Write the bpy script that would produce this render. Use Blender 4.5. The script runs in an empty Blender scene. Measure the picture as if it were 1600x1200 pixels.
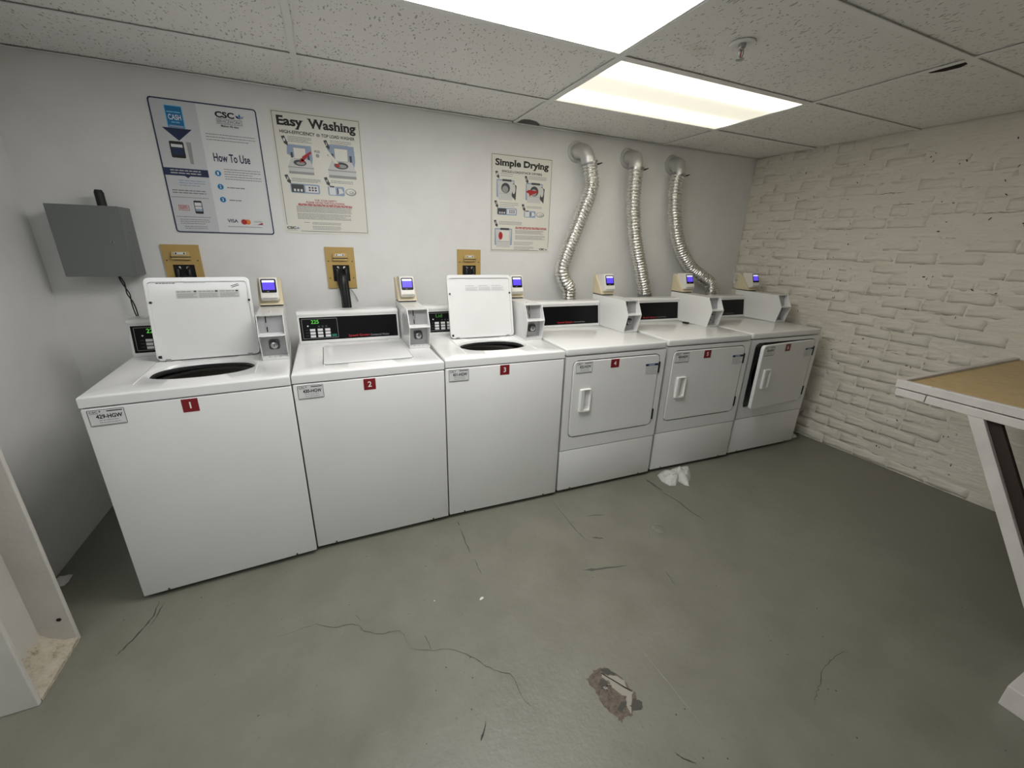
import bpy, bmesh, math, random
from mathutils import Vector, Matrix, noise
random.seed(7)
scn = bpy.context.scene
col = scn.collection
PI = math.pi

# ------------------------------------------------------------------ camera, world, exposure
def look(yaw, pitch, roll):
    f = Vector((math.sin(yaw)*math.cos(pitch), math.cos(yaw)*math.cos(pitch), math.sin(pitch)))
    r = Vector((math.cos(yaw), -math.sin(yaw), 0)); u = r.cross(f)
    r2 = r*math.cos(roll)+u*math.sin(roll); u2 = -r*math.sin(roll)+u*math.cos(roll)
    return Matrix((( r2.x, u2.x, -f.x), (r2.y, u2.y, -f.y), (r2.z, u2.z, -f.z))).to_4x4()
cd = bpy.data.cameras.new('camera'); cam = bpy.data.objects.new('camera', cd); col.objects.link(cam)
cd.lens = 14.345; cd.sensor_width = 36; cd.sensor_fit = 'HORIZONTAL'; cd.clip_start = .02
cam.matrix_world = Matrix.Translation((.8391, -1.8258, 1.4341)) @ look(.4181, -.3297, .0257)
scn.camera = cam
w = bpy.data.worlds.new('world'); scn.world = w; w.use_nodes = True
w.node_tree.nodes['Background'].inputs[0].default_value = (.8, .85, 1, 1)
w.node_tree.nodes['Background'].inputs[1].default_value = .02
vs = scn.view_settings
vs.view_transform = 'Standard'; vs.look = 'None'; vs.exposure = 0.0; vs.gamma = 1; vs.use_curve_mapping = False
LIGHT_NEAR = 12.7      # radiance of the bright ceiling troffer
LIGHT_FAR = 5.0        # radiance of the weaker troffer
LIGHT_FILL = 6.5       # unseen troffer, added to brighten the washer fronts

# ------------------------------------------------------------------ materials
def lin(c):
    if isinstance(c, str): c = [int(c[i:i+2], 16) for i in (0, 2, 4)]
    return tuple(((v/255)/12.92 if v/255 <= .04045 else ((v/255+.055)/1.055)**2.4) for v in c)
MATS = {}
def mat(name, c, rough=.5, metal=0, emit=None, es=0, spec=.5, coat=0, alpha=1):
    if name in MATS: return MATS[name]
    m = bpy.data.materials.new(name); m.use_nodes = True
    b = m.node_tree.nodes['Principled BSDF']
    cc = lin(c) if (isinstance(c, str) or max(c) > 1) else c
    b.inputs['Base Color'].default_value = (*cc, 1)
    b.inputs['Roughness'].default_value = rough; b.inputs['Metallic'].default_value = metal
    b.inputs['Specular IOR Level'].default_value = spec
    b.inputs['Coat Weight'].default_value = coat; b.inputs['Coat Roughness'].default_value = .08
    b.inputs['Alpha'].default_value = alpha
    if emit:
        ee = lin(emit) if (isinstance(emit, str) or max(emit) > 1) else emit
        b.inputs['Emission Color'].default_value = (*ee, 1); b.inputs['Emission Strength'].default_value = es
    MATS[name] = m
    return m
class N:                                   # little node-graph helper
    def __init__(s, m): s.m = m; s.t = m.node_tree; s.b = s.t.nodes['Principled BSDF']
    def n(s, typ, **kw):
        x = s.t.nodes.new(typ)
        for k, v in kw.items():
            if k in x.inputs.keys() if isinstance(k, str) else False: x.inputs[k].default_value = v
            else: setattr(x, k, v)
        return x
    def l(s, a, b): s.t.links.new(a, b)
    def coords(s, scale=(1, 1, 1), kind='Object', rot=(0, 0, 0)):
        tc = s.n('ShaderNodeTexCoord'); mp = s.n('ShaderNodeMapping')
        mp.inputs['Scale'].default_value = scale; mp.inputs['Rotation'].default_value = rot
        s.l(tc.outputs[kind], mp.inputs['Vector']); return mp.outputs['Vector']
    def noise(s, vec, scale, detail=4, rough=.55):
        x = s.n('ShaderNodeTexNoise'); x.inputs['Scale'].default_value = scale
        x.inputs['Detail'].default_value = detail; x.inputs['Roughness'].default_value = rough
        s.l(vec, x.inputs['Vector']); return x.outputs['Fac']
    def ramp(s, fac, stops):
        x = s.n('ShaderNodeValToRGB'); e = x.color_ramp.elements
        while len(e) < len(stops): e.new(.5)
        for i, (p, c) in enumerate(stops):
            e[i].position = p; e[i].color = (*c, 1) if len(c) == 3 else c
        s.l(fac, x.inputs['Fac']); return x.outputs['Color']
    def mix(s, fac, a, b, mode='MIX'):
        x = s.n('ShaderNodeMix'); x.data_type = 'RGBA'; x.blend_type = mode
        for v, i in ((fac, 0), (a, 6), (b, 7)):
            if hasattr(v, 'is_linked'): s.l(v, x.inputs[i])
            else: x.inputs[i].default_value = v if i == 0 else (*v, 1)
        return x.outputs[2]
    def bump(s, h, strength=.2, dist=.01, prev=None):
        x = s.n('ShaderNodeBump'); x.inputs['Strength'].default_value = strength; x.inputs['Distance'].default_value = dist
        s.l(h, x.inputs['Height'])
        if prev is not None: s.l(prev, x.inputs['Normal'])
        return x.outputs['Normal']
    def math(s, op, a, b=0.0):
        x = s.n('ShaderNodeMath'); x.operation = op
        for v, i in ((a, 0), (b, 1)):
            if hasattr(v, 'is_linked'): s.l(v, x.inputs[i])
            else: x.inputs[i].default_value = v
        return x.outputs[0]

def g3(v): return (v, v, v)
ENAMEL = mat('white_enamel', (.80, .80, .79), .13)
n = N(ENAMEL); v = n.coords(); f = n.noise(v, 3.0, 3)
n.l(n.mix(.5, (.78, .78, .77), n.ramp(f, [(.3, (.75, .75, .735)), (.7, (.82, .82, .815))])), n.b.inputs['Base Color'])
n.l(n.bump(n.noise(v, 260, 1), .02, .002), n.b.inputs['Normal'])
PLASTIC = mat('white_plastic', (.80, .80, .78), .35)
BLACK = mat('black_fascia', (.004, .004, .005), .3, spec=.2)
RUBBER = mat('black_rubber', (.012, .012, .012), .55)
DARKGAP = mat('dark_cavity', (.01, .01, .01), .8)
STEEL = mat('steel', (.45, .45, .46), .32, 1)
GREYMETAL = mat('grey_plated_plate', (.42, .42, .43), .4, .6)
CREAM = mat('cream_plastic', (.66, .58, .40), .45)
OFFW = mat('offwhite_plastic', (.74, .72, .66), .4)
RED = mat('red_sticker', (.21, .008, .014), .4)
WHITEINK = mat('white_ink', (.85, .85, .85), .5)
BLACKINK = mat('black_ink', (.012, .012, .014), .5)
GREYINK = mat('grey_ink', (.25, .25, .26), .5)
PALEINK = mat('pale_ink', (.5, .5, .51), .5)
NAVY = mat('navy_ink', (.008, .02, .075), .45)
BLUE = mat('blue_ink', (.01, .17, .42), .45)
CYAN = mat('light_blue_ink', (.25, .62, .85), .45)
SKYINK = mat('blue_grey_ink', (.30, .38, .52), .5)
REDINK = mat('red_ink', (.42, .02, .025), .5)
ORANGEINK = mat('orange_ink', (.75, .22, .05), .5)
STICK = mat('sticker_paper', (.72, .72, .72), .35)
POSTERW = mat('poster_white', (.74, .75, .76), .4)
POSTERG = mat('poster_grey', (.60, .62, .64), .4)
POSTERC = mat('poster_cream', (.77, .755, .68), .4)
TEXTG = mat('fine_print_grey', (.16, .16, .165), .5)
PICL = mat('picture_light_grey', (.62, .62, .60), .5)
PICM = mat('picture_mid_grey', (.33, .33, .33), .5)
PICD = mat('picture_dark_grey', (.06, .06, .065), .5)
GREEN = mat('green_display', (.02, .2, .02), .4, emit=(.2, 1, .12), es=.55)
GREENDIM = mat('green_display_dim', (.02, .12, .02), .4, emit=(.2, 1, .12), es=.12)
KEYGREEN = mat('green_key', (.01, .16, .11), .4)
BRANDRED = mat('brand_red', (.45, .02, .03), .4)
SCREEN = mat('screen_violet', (.05, .04, .3), .2, emit=(.10, .055, .70), es=1.0)
SCREENW = mat('screen_white', (.6, .6, .7), .2, emit=(.75, .75, .95), es=.7)
GOLD = mat('ochre_plastic', (.50, .34, .115), .42)
GOLDLT = mat('ochre_plastic_handle', (.56, .40, .16), .4)
BOXG = mat('grey_hammered_paint', (.165, .18, .178), .5)
BLACKCABLE = mat('black_cable', (.01, .01, .011), .4)

WALLP = mat('white_wall_paint', (.73, .725, .70), .55)
n = N(WALLP); v = n.coords()
a = n.noise(v, 1.3, 4); b = n.noise(v, 9, 4)
c = n.mix(.35, n.ramp(a, [(.3, (.77, .77, .755)), (.7, (.83, .83, .82))]), n.ramp(b, [(.35, (.74, .735, .715)), (.6, (.81, .805, .79))]))
n.l(c, n.b.inputs['Base Color'])
n.l(n.bump(n.noise(v, 75, 3), .10, .004, n.bump(n.noise(v, 6, 2), .12, .02)), n.b.inputs['Normal'])

BRICKP = mat('painted_brick', (.56, .53, .46), .55)
n = N(BRICKP); v = n.coords()
a = n.noise(v, 2.2, 4); c = n.ramp(a, [(.3, (.74, .70, .60)), (.7, (.82, .785, .69))])
vv = n.n('ShaderNodeTexVoronoi'); vv.inputs['Scale'].default_value = 11; n.l(n.coords((1, 1, 1.9)), vv.inputs['Vector'])
big = n.math('LESS_THAN', vv.outputs['Distance'], .085)
pick = n.math('GREATER_THAN', n.noise(v, 6.5, 2), .56)
c = n.mix(n.math('MULTIPLY', big, pick), c, (.07, .06, .05))
n.l(c, n.b.inputs['Base Color'])
rough = n.noise(n.coords((1, 1, 2.2)), 26, 6, .62); fine = n.noise(v, 120, 3)
wrk = n.noise(n.coords((1, .45, 2.6)), 11, 5, .6)
n.l(n.bump(fine, .12, .003, n.bump(rough, .42, .011, n.bump(wrk, .55, .018))), n.b.inputs['Normal'])

FLOORM = mat('grey_painted_concrete', (.2, .2, .17), .38)
n = N(FLOORM); v = n.coords()
a = n.noise(v, .9, 5); b = n.noise(v, 5, 6, .65); s = n.noise(v, 60, 4, .7)
c = n.ramp(a, [(.3, (.158, .156, .122)), (.7, (.205, .203, .163))])
c = n.mix(.45, c, n.ramp(b, [(.3, (.135, .134, .103)), (.65, (.215, .212, .172))]))
c = n.mix(n.ramp(s, [(.28, g3(.45)), (.36, g3(0))]), c, (.05, .05, .041))
vo = n.n('ShaderNodeTexVoronoi'); vo.inputs['Scale'].default_value = 21; n.l(v, vo.inputs['Vector'])
dots = n.math('MULTIPLY', n.math('LESS_THAN', vo.outputs['Distance'], .055), n.math('GREATER_THAN', n.noise(v, 5, 2), .53))
c = n.mix(dots, c, (.03, .029, .025))
n.l(c, n.b.inputs['Base Color'])
n.l(n.ramp(b, [(.3, g3(.30)), (.7, g3(.50))]), n.b.inputs['Roughness'])
n.l(n.bump(n.noise(v, 130, 3, .6), .14, .002, n.bump(n.noise(v, 45, 5, .6), .22, .005, n.bump(b, .22, .016))), n.b.inputs['Normal'])

TILEM = mat('fissured_ceiling_tile', (.60, .585, .55), .85)
n = N(TILEM); v = n.coords()
base = n.ramp(n.noise(v, 1.1, 4), [(.3, (.79, .78, .75)), (.7, (.85, .84, .81))])
fl = n.n('ShaderNodeTexVoronoi'); fl.inputs['Scale'].default_value = 80; fl.inputs['Randomness'].default_value = 1
wv = n.n('ShaderNodeVectorMath'); wv.operation = 'ADD'
nz = n.n('ShaderNodeTexNoise'); nz.inputs['Scale'].default_value = 14; n.l(v, nz.inputs['Vector'])
sc = n.n('ShaderNodeVectorMath'); sc.operation = 'SCALE'; sc.inputs['Scale'].default_value = .05; n.l(nz.outputs['Color'], sc.inputs[0])
n.l(n.coords((1, .42, 1), rot=(0, 0, .5)), wv.inputs[0]); n.l(sc.outputs[0], wv.inputs[1]); n.l(wv.outputs[0], fl.inputs['Vector'])
fleck = n.math('MULTIPLY', n.math('LESS_THAN', fl.outputs['Distance'], .24), n.math('GREATER_THAN', n.noise(v, 33, 2), .43))
pin = n.ramp(n.noise(v, 240, 2), [(.30, g3(1)), (.37, g3(0))])
c = n.mix(fleck, base, (.42, .41, .38)); c = n.mix(n.math('MULTIPLY', pin, .4), c, (.33, .32, .29))
stn = n.noise(n.coords((1, 1, 1)), 2.4, 4)
c = n.mix(n.math('MULTIPLY', n.ramp(stn, [(.66, g3(0)), (.74, g3(1))]), .22), c, (.42, .33, .2))
n.l(c, n.b.inputs['Base Color'])
n.l(n.bump(n.math('SUBTRACT', 1.0, fleck), .5, .004, n.bump(n.noise(v, 90, 4), .25, .004)), n.b.inputs['Normal'])
TILESHADE = mat('tile_gap_shade', (.05, .045, .035), .95)  # darkness of the ceiling gap, put into the broken tiles' edge colour
RAILM = mat('ceiling_rail_paint', (.80, .79, .77), .45)

FOIL = mat('aluminium_foil', (.80, .79, .76), .20, 1)
n = N(FOIL); v = n.coords()
n.l(n.bump(n.noise(v, 70, 4, .6), .22, .006), n.b.inputs['Normal'])
n.l(n.ramp(n.noise(v, 30, 3), [(.3, g3(.14)), (.7, g3(.34))]), n.b.inputs['Roughness'])
GALV = mat('galvanised_steel', (.66, .66, .64), .36, .7)
n = N(GALV); n.l(n.ramp(n.noise(n.coords(), 35, 3), [(.3, g3(.28)), (.7, g3(.5))]), n.b.inputs['Roughness'])

TIMBERW = mat('white_painted_timber', (.66, .63, .60), .5)
n = N(TIMBERW); v = n.coords((1, 1, 1))
n.l(n.ramp(n.noise(v, 7, 5), [(.3, (.58, .55, .52)), (.7, (.70, .67, .64))]), n.b.inputs['Base Color'])
n.l(n.bump(n.noise(v, 60, 4), .15, .004), n.b.inputs['Normal'])
HARDB = mat('tan_hardboard', (.36, .25, .11), .5)
n = N(HARDB); v = n.coords()
n.l(n.ramp(n.noise(v, 25, 5, .7), [(.3, (.50, .355, .165)), (.7, (.62, .455, .225))]), n.b.inputs['Base Color'])
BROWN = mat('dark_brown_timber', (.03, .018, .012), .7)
COLP = mat('column_white_paint', (.63, .61, .57), .42)
n = N(COLP); v = n.coords()
n.l(n.bump(n.noise(v, 30, 4), .18, .008), n.b.inputs['Normal'])
n.l(n.ramp(n.noise(v, 4, 4), [(.3, (.56, .54, .50)), (.7, (.67, .65, .61))]), n.b.inputs['Base Color'])
GROUT = mat('flaking_grout', (.58, .50, .38), .8)
n = N(GROUT); v = n.coords()
n.l(n.ramp(n.noise(v, 32, 6, .7), [(.32, (.30, .25, .18)), (.45, (.60, .53, .41)), (.7, (.70, .64, .53))]), n.b.inputs['Base Color'])
n.l(n.bump(n.noise(v, 40, 6, .7), .9, .02), n.b.inputs['Normal'])
CONCD = mat('dark_concrete', (.02, .02, .02), .9)
CRACKM = mat('crack_dark', (.055, .053, .042), .9)
SCUFFM = mat('scuff_rubber_mark', (.085, .084, .068), .7)
SCRATCHM = mat('pale_scratch', (.34, .335, .29), .6)
PEELB = mat('peeled_brown_concrete', (.14, .11, .09), .85)
n = N(PEELB); v = n.coords()
n.l(n.ramp(n.noise(v, 55, 5, .7), [(.32, (.06, .053, .043)), (.5, (.135, .105, .083)), (.7, (.19, .15, .12))]), n.b.inputs['Base Color'])
PEELW = mat('exposed_pale_primer', (.31, .295, .25), .8)
PEELD = mat('exposed_dark_layer', (.07, .066, .055), .85)
BAGM = mat('clear_white_plastic_film', (.78, .78, .74), .25)
n = N(BAGM)
n.b.inputs['Transmission Weight'].default_value = .25; n.b.inputs['Alpha'].default_value = .86
n.l(n.bump(n.noise(n.coords(), 60, 4), .8, .01), n.b.inputs['Normal'])
PAPER = mat('white_paper', (.72, .70, .66), .7)

# ------------------------------------------------------------------ mesh builder
class MB:
    def __init__(s): s.v = []; s.f = []; s.m = []; s.mats = []
    def mi(s, m):
        if m not in s.mats: s.mats.append(m)
        return s.mats.index(m)
    def add(s, vs, fs, m=None):
        k = len(s.v); s.v += [tuple(p) for p in vs]; i = s.mi(m) if m else 0
        for f in fs: s.f.append([k+j for j in f]); s.m.append(i)
        return s
    def bm(s, b, m=None, M=None):
        b.verts.ensure_lookup_table(); b.verts.index_update()
        vs = [(M @ x.co if M else x.co) for x in b.verts]
        s.add(vs, [[q.index for q in f.verts] for f in b.faces], m); b.free(); return s
    def box(s, x0, x1, y0, y1, z0, z1, m=None, r=0, seg=2):
        if r <= 0:
            vs = [(x, y, z) for z in (z0, z1) for y in (y0, y1) for x in (x0, x1)]
            return s.add(vs, [(0, 2, 3, 1), (4, 5, 7, 6), (0, 1, 5, 4), (2, 6, 7, 3), (0, 4, 6, 2), (1, 3, 7, 5)], m)
        b = bmesh.new(); bmesh.ops.create_cube(b, size=1)
        for q in b.verts: q.co = Vector(((x0+x1)/2+q.co.x*(x1-x0), (y0+y1)/2+q.co.y*(y1-y0), (z0+z1)/2+q.co.z*(z1-z0)))
        bmesh.ops.bevel(b, geom=b.edges[:], offset=min(r, .49*min(x1-x0, y1-y0, z1-z0)), segments=seg, profile=.5, affect='EDGES')
        return s.bm(b, m)
    def prism(s, pts, a0, a1, axis='x', m=None, r=0):
        # polygon in the plane across the axis; x: (y,z)  y: (x,z)  z: (x,y)
        def P(p, a): return (a, p[0], p[1]) if axis == 'x' else ((p[0], a, p[1]) if axis == 'y' else (p[0], p[1], a))
        k = len(pts); b = bmesh.new()
        A = [b.verts.new(P(p, a0)) for p in pts]; B = [b.verts.new(P(p, a1)) for p in pts]
        b.faces.new(A); b.faces.new(B[::-1])
        for i in range(k): b.faces.new((A[i], B[i], B[(i+1) % k], A[(i+1) % k]))
        bmesh.ops.recalc_face_normals(b, faces=b.faces[:])
        if r > 0: bmesh.ops.bevel(b, geom=b.edges[:], offset=r, segments=2, profile=.5, affect='EDGES')
        return s.bm(b, m)
    def tube(s, path, rad, m=None, seg=12, cap=True):
        path = [Vector(p) for p in path]; k = len(path)
        rads = rad if isinstance(rad, (list, tuple)) else [rad]*k
        vs = []; fs = []; t0 = (path[1]-path[0]).normalized()
        ref = Vector((0, 0, 1)) if abs(t0.z) < .9 else Vector((1, 0, 0))
        nn = (ref - t0*ref.dot(t0)).normalized()
        for i, p in enumerate(path):
            t = (path[min(i+1, k-1)]-path[max(i-1, 0)]).normalized()
            nn = (nn - t*nn.dot(t)).normalized(); bb = t.cross(nn)
            for j in range(seg):
                a = 2*PI*j/seg; rr = rads[i](a) if callable(rads[i]) else rads[i]
                vs.append(p + (nn*math.cos(a)+bb*math.sin(a))*rr)
        for i in range(k-1):
            for j in range(seg):
                fs.append((i*seg+j, i*seg+(j+1) % seg, (i+1)*seg+(j+1) % seg, (i+1)*seg+j))
        if cap: fs.append(list(range(seg))[::-1]); fs.append([(k-1)*seg+j for j in range(seg)])
        return s.add(vs, fs, m)
    def lathe(s, prof, c=(0, 0, 0), m=None, seg=24, axis='z', cap=True):
        vs = []; fs = []; k = len(prof)
        for (r, h) in prof:
            for j in range(seg):
                a = 2*PI*j/seg; x, y = r*math.cos(a), r*math.sin(a)
                p = (x, y, h) if axis == 'z' else ((x, h, y) if axis == 'y' else (h, x, y))
                vs.append((c[0]+p[0], c[1]+p[1], c[2]+p[2]))
        for i in range(k-1):
            for j in range(seg): fs.append((i*seg+j, i*seg+(j+1) % seg, (i+1)*seg+(j+1) % seg, (i+1)*seg+j))
        if cap: fs.append(list(range(seg))); fs.append([(k-1)*seg+j for j in range(seg)])
        return s.add(vs, fs, m)
    def xf(s, M): s.v = [tuple(M @ Vector(p)) for p in s.v]; return s
    def build(s, name, m=None, parent=None, smooth=False, fix=True):
        me = bpy.data.meshes.new(name); me.from_pydata(s.v, [], s.f)
        ms = s.mats if s.mats else [m]
        if m and not s.mats: ms = [m]
        for q in ms: me.materials.append(q)
        if s.mats: me.polygons.foreach_set('material_index', s.m)
        if fix:
            b = bmesh.new(); b.from_mesh(me); bmesh.ops.recalc_face_normals(b, faces=b.faces[:]); b.to_mesh(me); b.free()
        if smooth:
            me.polygons.foreach_set('use_smooth', [True]*len(me.polygons))
            if hasattr(me, 'set_sharp_from_angle'): me.set_sharp_from_angle(angle=smooth if isinstance(smooth, float) else .7)
        me.update(); o = bpy.data.objects.new(name, me); col.objects.link(o)
        if parent is not None: o.parent = parent
        return o
def thing(name, label, cat, loc=(0, 0, 0), rz=0, group=None):
    o = bpy.data.objects.new(name, None); o.empty_display_size = .05; col.objects.link(o)
    o.location = loc; o.rotation_euler = (0, 0, rz); o['label'] = label; o['category'] = cat
    if group: o['group'] = group
    return o
def tag(o, label, cat, group=None):
    o['label'] = label; o['category'] = cat
    if group: o['group'] = group
    return o
def struct(o): o['kind'] = 'structure'; return o
def rrect(x0, y0, x1, y1, r, seg=5):
    out = []
    for cx, cy, a0 in ((x1-r, y1-r, 0), (x0+r, y1-r, PI/2), (x0+r, y0+r, PI), (x1-r, y0+r, 1.5*PI)):
        for i in range(seg+1):
            a = a0+PI/2*i/seg; out.append((cx+r*math.cos(a), cy+r*math.sin(a)))
    return out
def catmull(pts, per=12):
    P = [Vector(p) for p in pts]; P = [P[0]*2-P[1]]+P+[P[-1]*2-P[-2]]; out = []
    for i in range(1, len(P)-2):
        for k in range(per):
            t = k/per; a, b, c, d = P[i-1:i+3]
            out.append(.5*((2*b)+(c-a)*t+(2*a-5*b+4*c-d)*t*t+(3*b-a-3*c+d)*t**3))
    out.append(P[-2]); return out

# lettering: meshes from the built-in font, cached, unit: raw glyph coordinates
_tx = {}
def glyphs(txt, bold=0.0, serif=False):
    key = (txt, bold, serif)
    if key in _tx: return _tx[key]
    cu = bpy.data.curves.new('t', 'FONT'); cu.body = txt; cu.size = 1; cu.resolution_u = 3; cu.offset = bold
    ob = bpy.data.objects.new('t', cu); col.objects.link(ob)
    bpy.context.view_layer.update()
    me = bpy.data.meshes.new_from_object(ob.evaluated_get(bpy.context.evaluated_depsgraph_get()))
    vs = [(p.co.x, p.co.y) for p in me.vertices]; fs = [list(p.vertices) for p in me.polygons]
    if serif:                              # slab serifs on every short horizontal stem end
        cnt = {}
        for p in me.polygons:
            for e in p.edge_keys: cnt[e] = cnt.get(e, 0)+1
        for (i, j), q in cnt.items():
            if q == 1 and abs(vs[i][1]-vs[j][1]) < .004 and .04 < abs(vs[i][0]-vs[j][0]) < .23:
                y = vs[i][1]; x0, x1 = sorted((vs[i][0], vs[j][0])); k = len(vs)
                lo = y < .25
                vs += [(x0-.05, y if lo else y-.055), (x1+.05, y if lo else y-.055), (x1+.05, y+.055 if lo else y), (x0-.05, y+.055 if lo else y)]
                fs.append([k, k+1, k+2, k+3])
    bpy.data.objects.remove(ob); bpy.data.curves.remove(cu); bpy.data.meshes.remove(me)
    _tx[key] = (vs, fs); return _tx[key]

FINE = {'small_print', 'red_print', 'banner_print', 'label_print', 'key_captions', 'cycle_chart', 'sticker_lettering', 'cash_lettering', 'brand_lettering', 'warning_print', 'scribble', 'headline', 'subtitle', 'coin_slot', 'display_digits'}
class Sheet:
    """flat print on a plane: o origin, r right, u up, n normal (all world/local vectors)"""
    def __init__(s, o, r, u, step=.0004):
        s.o = Vector(o); s.r = Vector(r).normalized(); s.u = Vector(u).normalized(); s.n = s.r.cross(s.u); s.step = step; s.mb = {}
    def p(s, x, y, k): return s.o+s.r*x+s.u*y+s.n*(s.step*k)
    def get(s, grp): return s.mb.setdefault(grp, MB())
    def poly(s, grp, m, pts, k=1): s.get(grp).add([s.p(x, y, k) for x, y in pts], [list(range(len(pts)))], m); return s
    def rect(s, grp, m, x0, y0, x1, y1, k=1): return s.poly(grp, m, [(x0, y0), (x1, y0), (x1, y1), (x0, y1)], k)
    def ell(s, grp, m, cx, cy, rx, ry=None, k=1, seg=20):
        ry = ry or rx; return s.poly(grp, m, [(cx+rx*math.cos(2*PI*i/seg), cy+ry*math.sin(2*PI*i/seg)) for i in range(seg)], k)
    def frame(s, grp, m, outer, inner, k=1):
        q = len(outer); s.get(grp).add([s.p(x, y, k) for x, y in outer+inner], [(i, (i+1) % q, q+(i+1) % q, q+i) for i in range(q)], m); return s
    def line(s, grp, m, x0, y0, x1, y1, w, k=1):
        d = Vector((x1-x0, y1-y0)); d.normalize(); a = Vector((-d.y, d.x))*w/2
        return s.poly(grp, m, [(x0-a.x, y0-a.y), (x1-a.x, y1-a.y), (x1+a.x, y1+a.y), (x0+a.x, y0+a.y)], k)
    def text(s, grp, m, txt, x0, y0, x1, y1, k=1, bold=0.0, serif=False, fit=False):
        vs, fs = glyphs(txt, bold, serif)
        ax = min(v[0] for v in vs); bx = max(v[0] for v in vs); ay = min(v[1] for v in vs); by = max(v[1] for v in vs)
        sx = (x1-x0)/(bx-ax); sy = (y1-y0)/(by-ay)
        if fit: sx = sy; x0 = (x0+x1)/2-(bx-ax)*sx/2
        pts = [(x0+(a-ax)*sx, y0+(b-ay)*sy) for a, b in vs]
        s.get(grp).add([s.p(a, b, k) for a, b in pts], fs, m); return s
    def lines(s, grp, m, x0, y1, x1, y0, rows, h, k=1, seed=1, words=True):
        rnd = random.Random(seed)
        for i in range(rows):
            y = y1+(y0-y1)*(i/max(1, rows-1)) if rows > 1 else y1
            xe = x1-(x1-x0)*rnd.uniform(0, .25) if i % 3 == 2 else x1
            x = x0
            while x < xe-h:
                wl = min(rnd.uniform(2.2, 6.5)*h, xe-x); s.rect(grp, m, x, y-h/2, x+wl, y+h/2, k); x += wl+h*.7
        return s
    def build(s, parent):
        for gname, mb in s.mb.items():
            o = mb.build(gname.split('#')[0], None, parent, fix=False)
            if gname in FINE: o['kind'] = 'stuff'

# ------------------------------------------------------------------ room
YB, ZC, XL, XR, YF = .927, 2.163, -.403, 4.28, -3.3
X1, Y1, GA, GB = 2.0228, -.1615, 1.2192, .6096
HT = ZC+.30
def xr(y): return XR-.0218*(y-YB)
m = MB(); m.box(XL-.15, xr(YF)+.2, YF-.15, YB+.15, -.12, 0)
floor = struct(m.build('floor', FLOORM))
m = MB(); m.box(XL-.15, XR+.2, YB, YB+.15, 0, HT); wall_back = struct(m.build('wall_back', WALLP))
m = MB(); m.box(XL-.15, XL, YF-.15, YB, 0, HT); struct(m.build('wall_left', WALLP))
m = MB(); m.box(XL, xr(YF)+.2, YF-.15, YF, 0, HT); struct(m.build('wall_front', WALLP))
m = MB(); m.prism([(xr(YB)-.0006, YB), (xr(YB)+.2, YB), (xr(YF)+.2, YF), (xr(YF)-.0006, YF)], 0, HT, 'z')
wall_right = struct(m.build('wall_right', BRICKP))

# painted bricks of the right-hand wall
def brick_mesh(seed, L, H):
    rnd = random.Random(seed); nx, nz = 6, 3; vs = []; fs = []
    jl = [[rnd.uniform(-.004, .004) for _ in range(nz+1)] for _ in range(2)]
    jh = [[rnd.uniform(-.0035, .0035) for _ in range(nx+1)] for _ in range(2)]
    tilt = rnd.uniform(-.0018, .0018); tz = rnd.uniform(-.0022, .0022)
    for k in range(nz+1):
        for i in range(nx+1):
            y = -L/2+L*i/nx; z = -H/2+H*k/nz
            if i == 0: y += jl[0][k]
            if i == nx: y += jl[1][k]
            if k == 0: z += jh[0][i]
            if k == nz: z += jh[1][i]
            edge = i in (0, nx) or k in (0, nz)
            x = -.0085+tilt*(i/nx-.5)*2+tz*(k/nz-.5)*2+rnd.uniform(-.0016, .0016)+(.0022 if edge else 0)
            vs.append((x, y, z))
    W_ = nx+1
    for k in range(nz):
        for i in range(nx): fs.append((k*W_+i, k*W_+i+1, (k+1)*W_+i+1, (k+1)*W_+i))
    ring = [i for i in range(nx+1)]+[k*W_+nx for k in range(1, nz+1)]+[nz*W_+i for i in range(nx-1, -1, -1)]+[k*W_ for k in range(nz-1, 0, -1)]
    base = len(vs)
    for q in ring:
        x, y, z = vs[q]; vs.append((.004, y*1.012, z*1.03))
    R_ = len(ring)
    for i in range(R_): fs.append((ring[i], base+i, base+(i+1) % R_, ring[(i+1) % R_]))
    return vs, fs
BL, BH, MJ = .203, .063, .0095
PITCHL, PITCHH = BL+MJ, BH+MJ
var = []
for i in range(14):
    vs_, fs_ = brick_mesh(100+i, BL, BH); me = bpy.data.meshes.new('brick'); me.from_pydata(vs_, [], fs_)
    b = bmesh.new(); b.from_mesh(me); bmesh.ops.recalc_face_normals(b, faces=b.faces[:]); b.to_mesh(me); b.free()
    me.materials.append(BRICKP); me.polygons.foreach_set('use_smooth', [True]*len(me.polygons)); var.append((me, vs_, fs_))
half = {}
for i in range(6):
    vs_, fs_ = brick_mesh(200+i, (BL-MJ)/2, BH); me = bpy.data.meshes.new('brick'); me.from_pydata(vs_, [], fs_)
    b = bmesh.new(); b.from_mesh(me); bmesh.ops.recalc_face_normals(b, faces=b.faces[:]); b.to_mesh(me); b.free()
    me.materials.append(BRICKP); me.polygons.foreach_set('use_smooth', [True]*len(me.polygons)); half[i] = (me, vs_, fs_)
rest = MB(); rnd = random.Random(5); ang = math.atan(.0218); nb = 0
rows = int(ZC/PITCHH)+1
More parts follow.
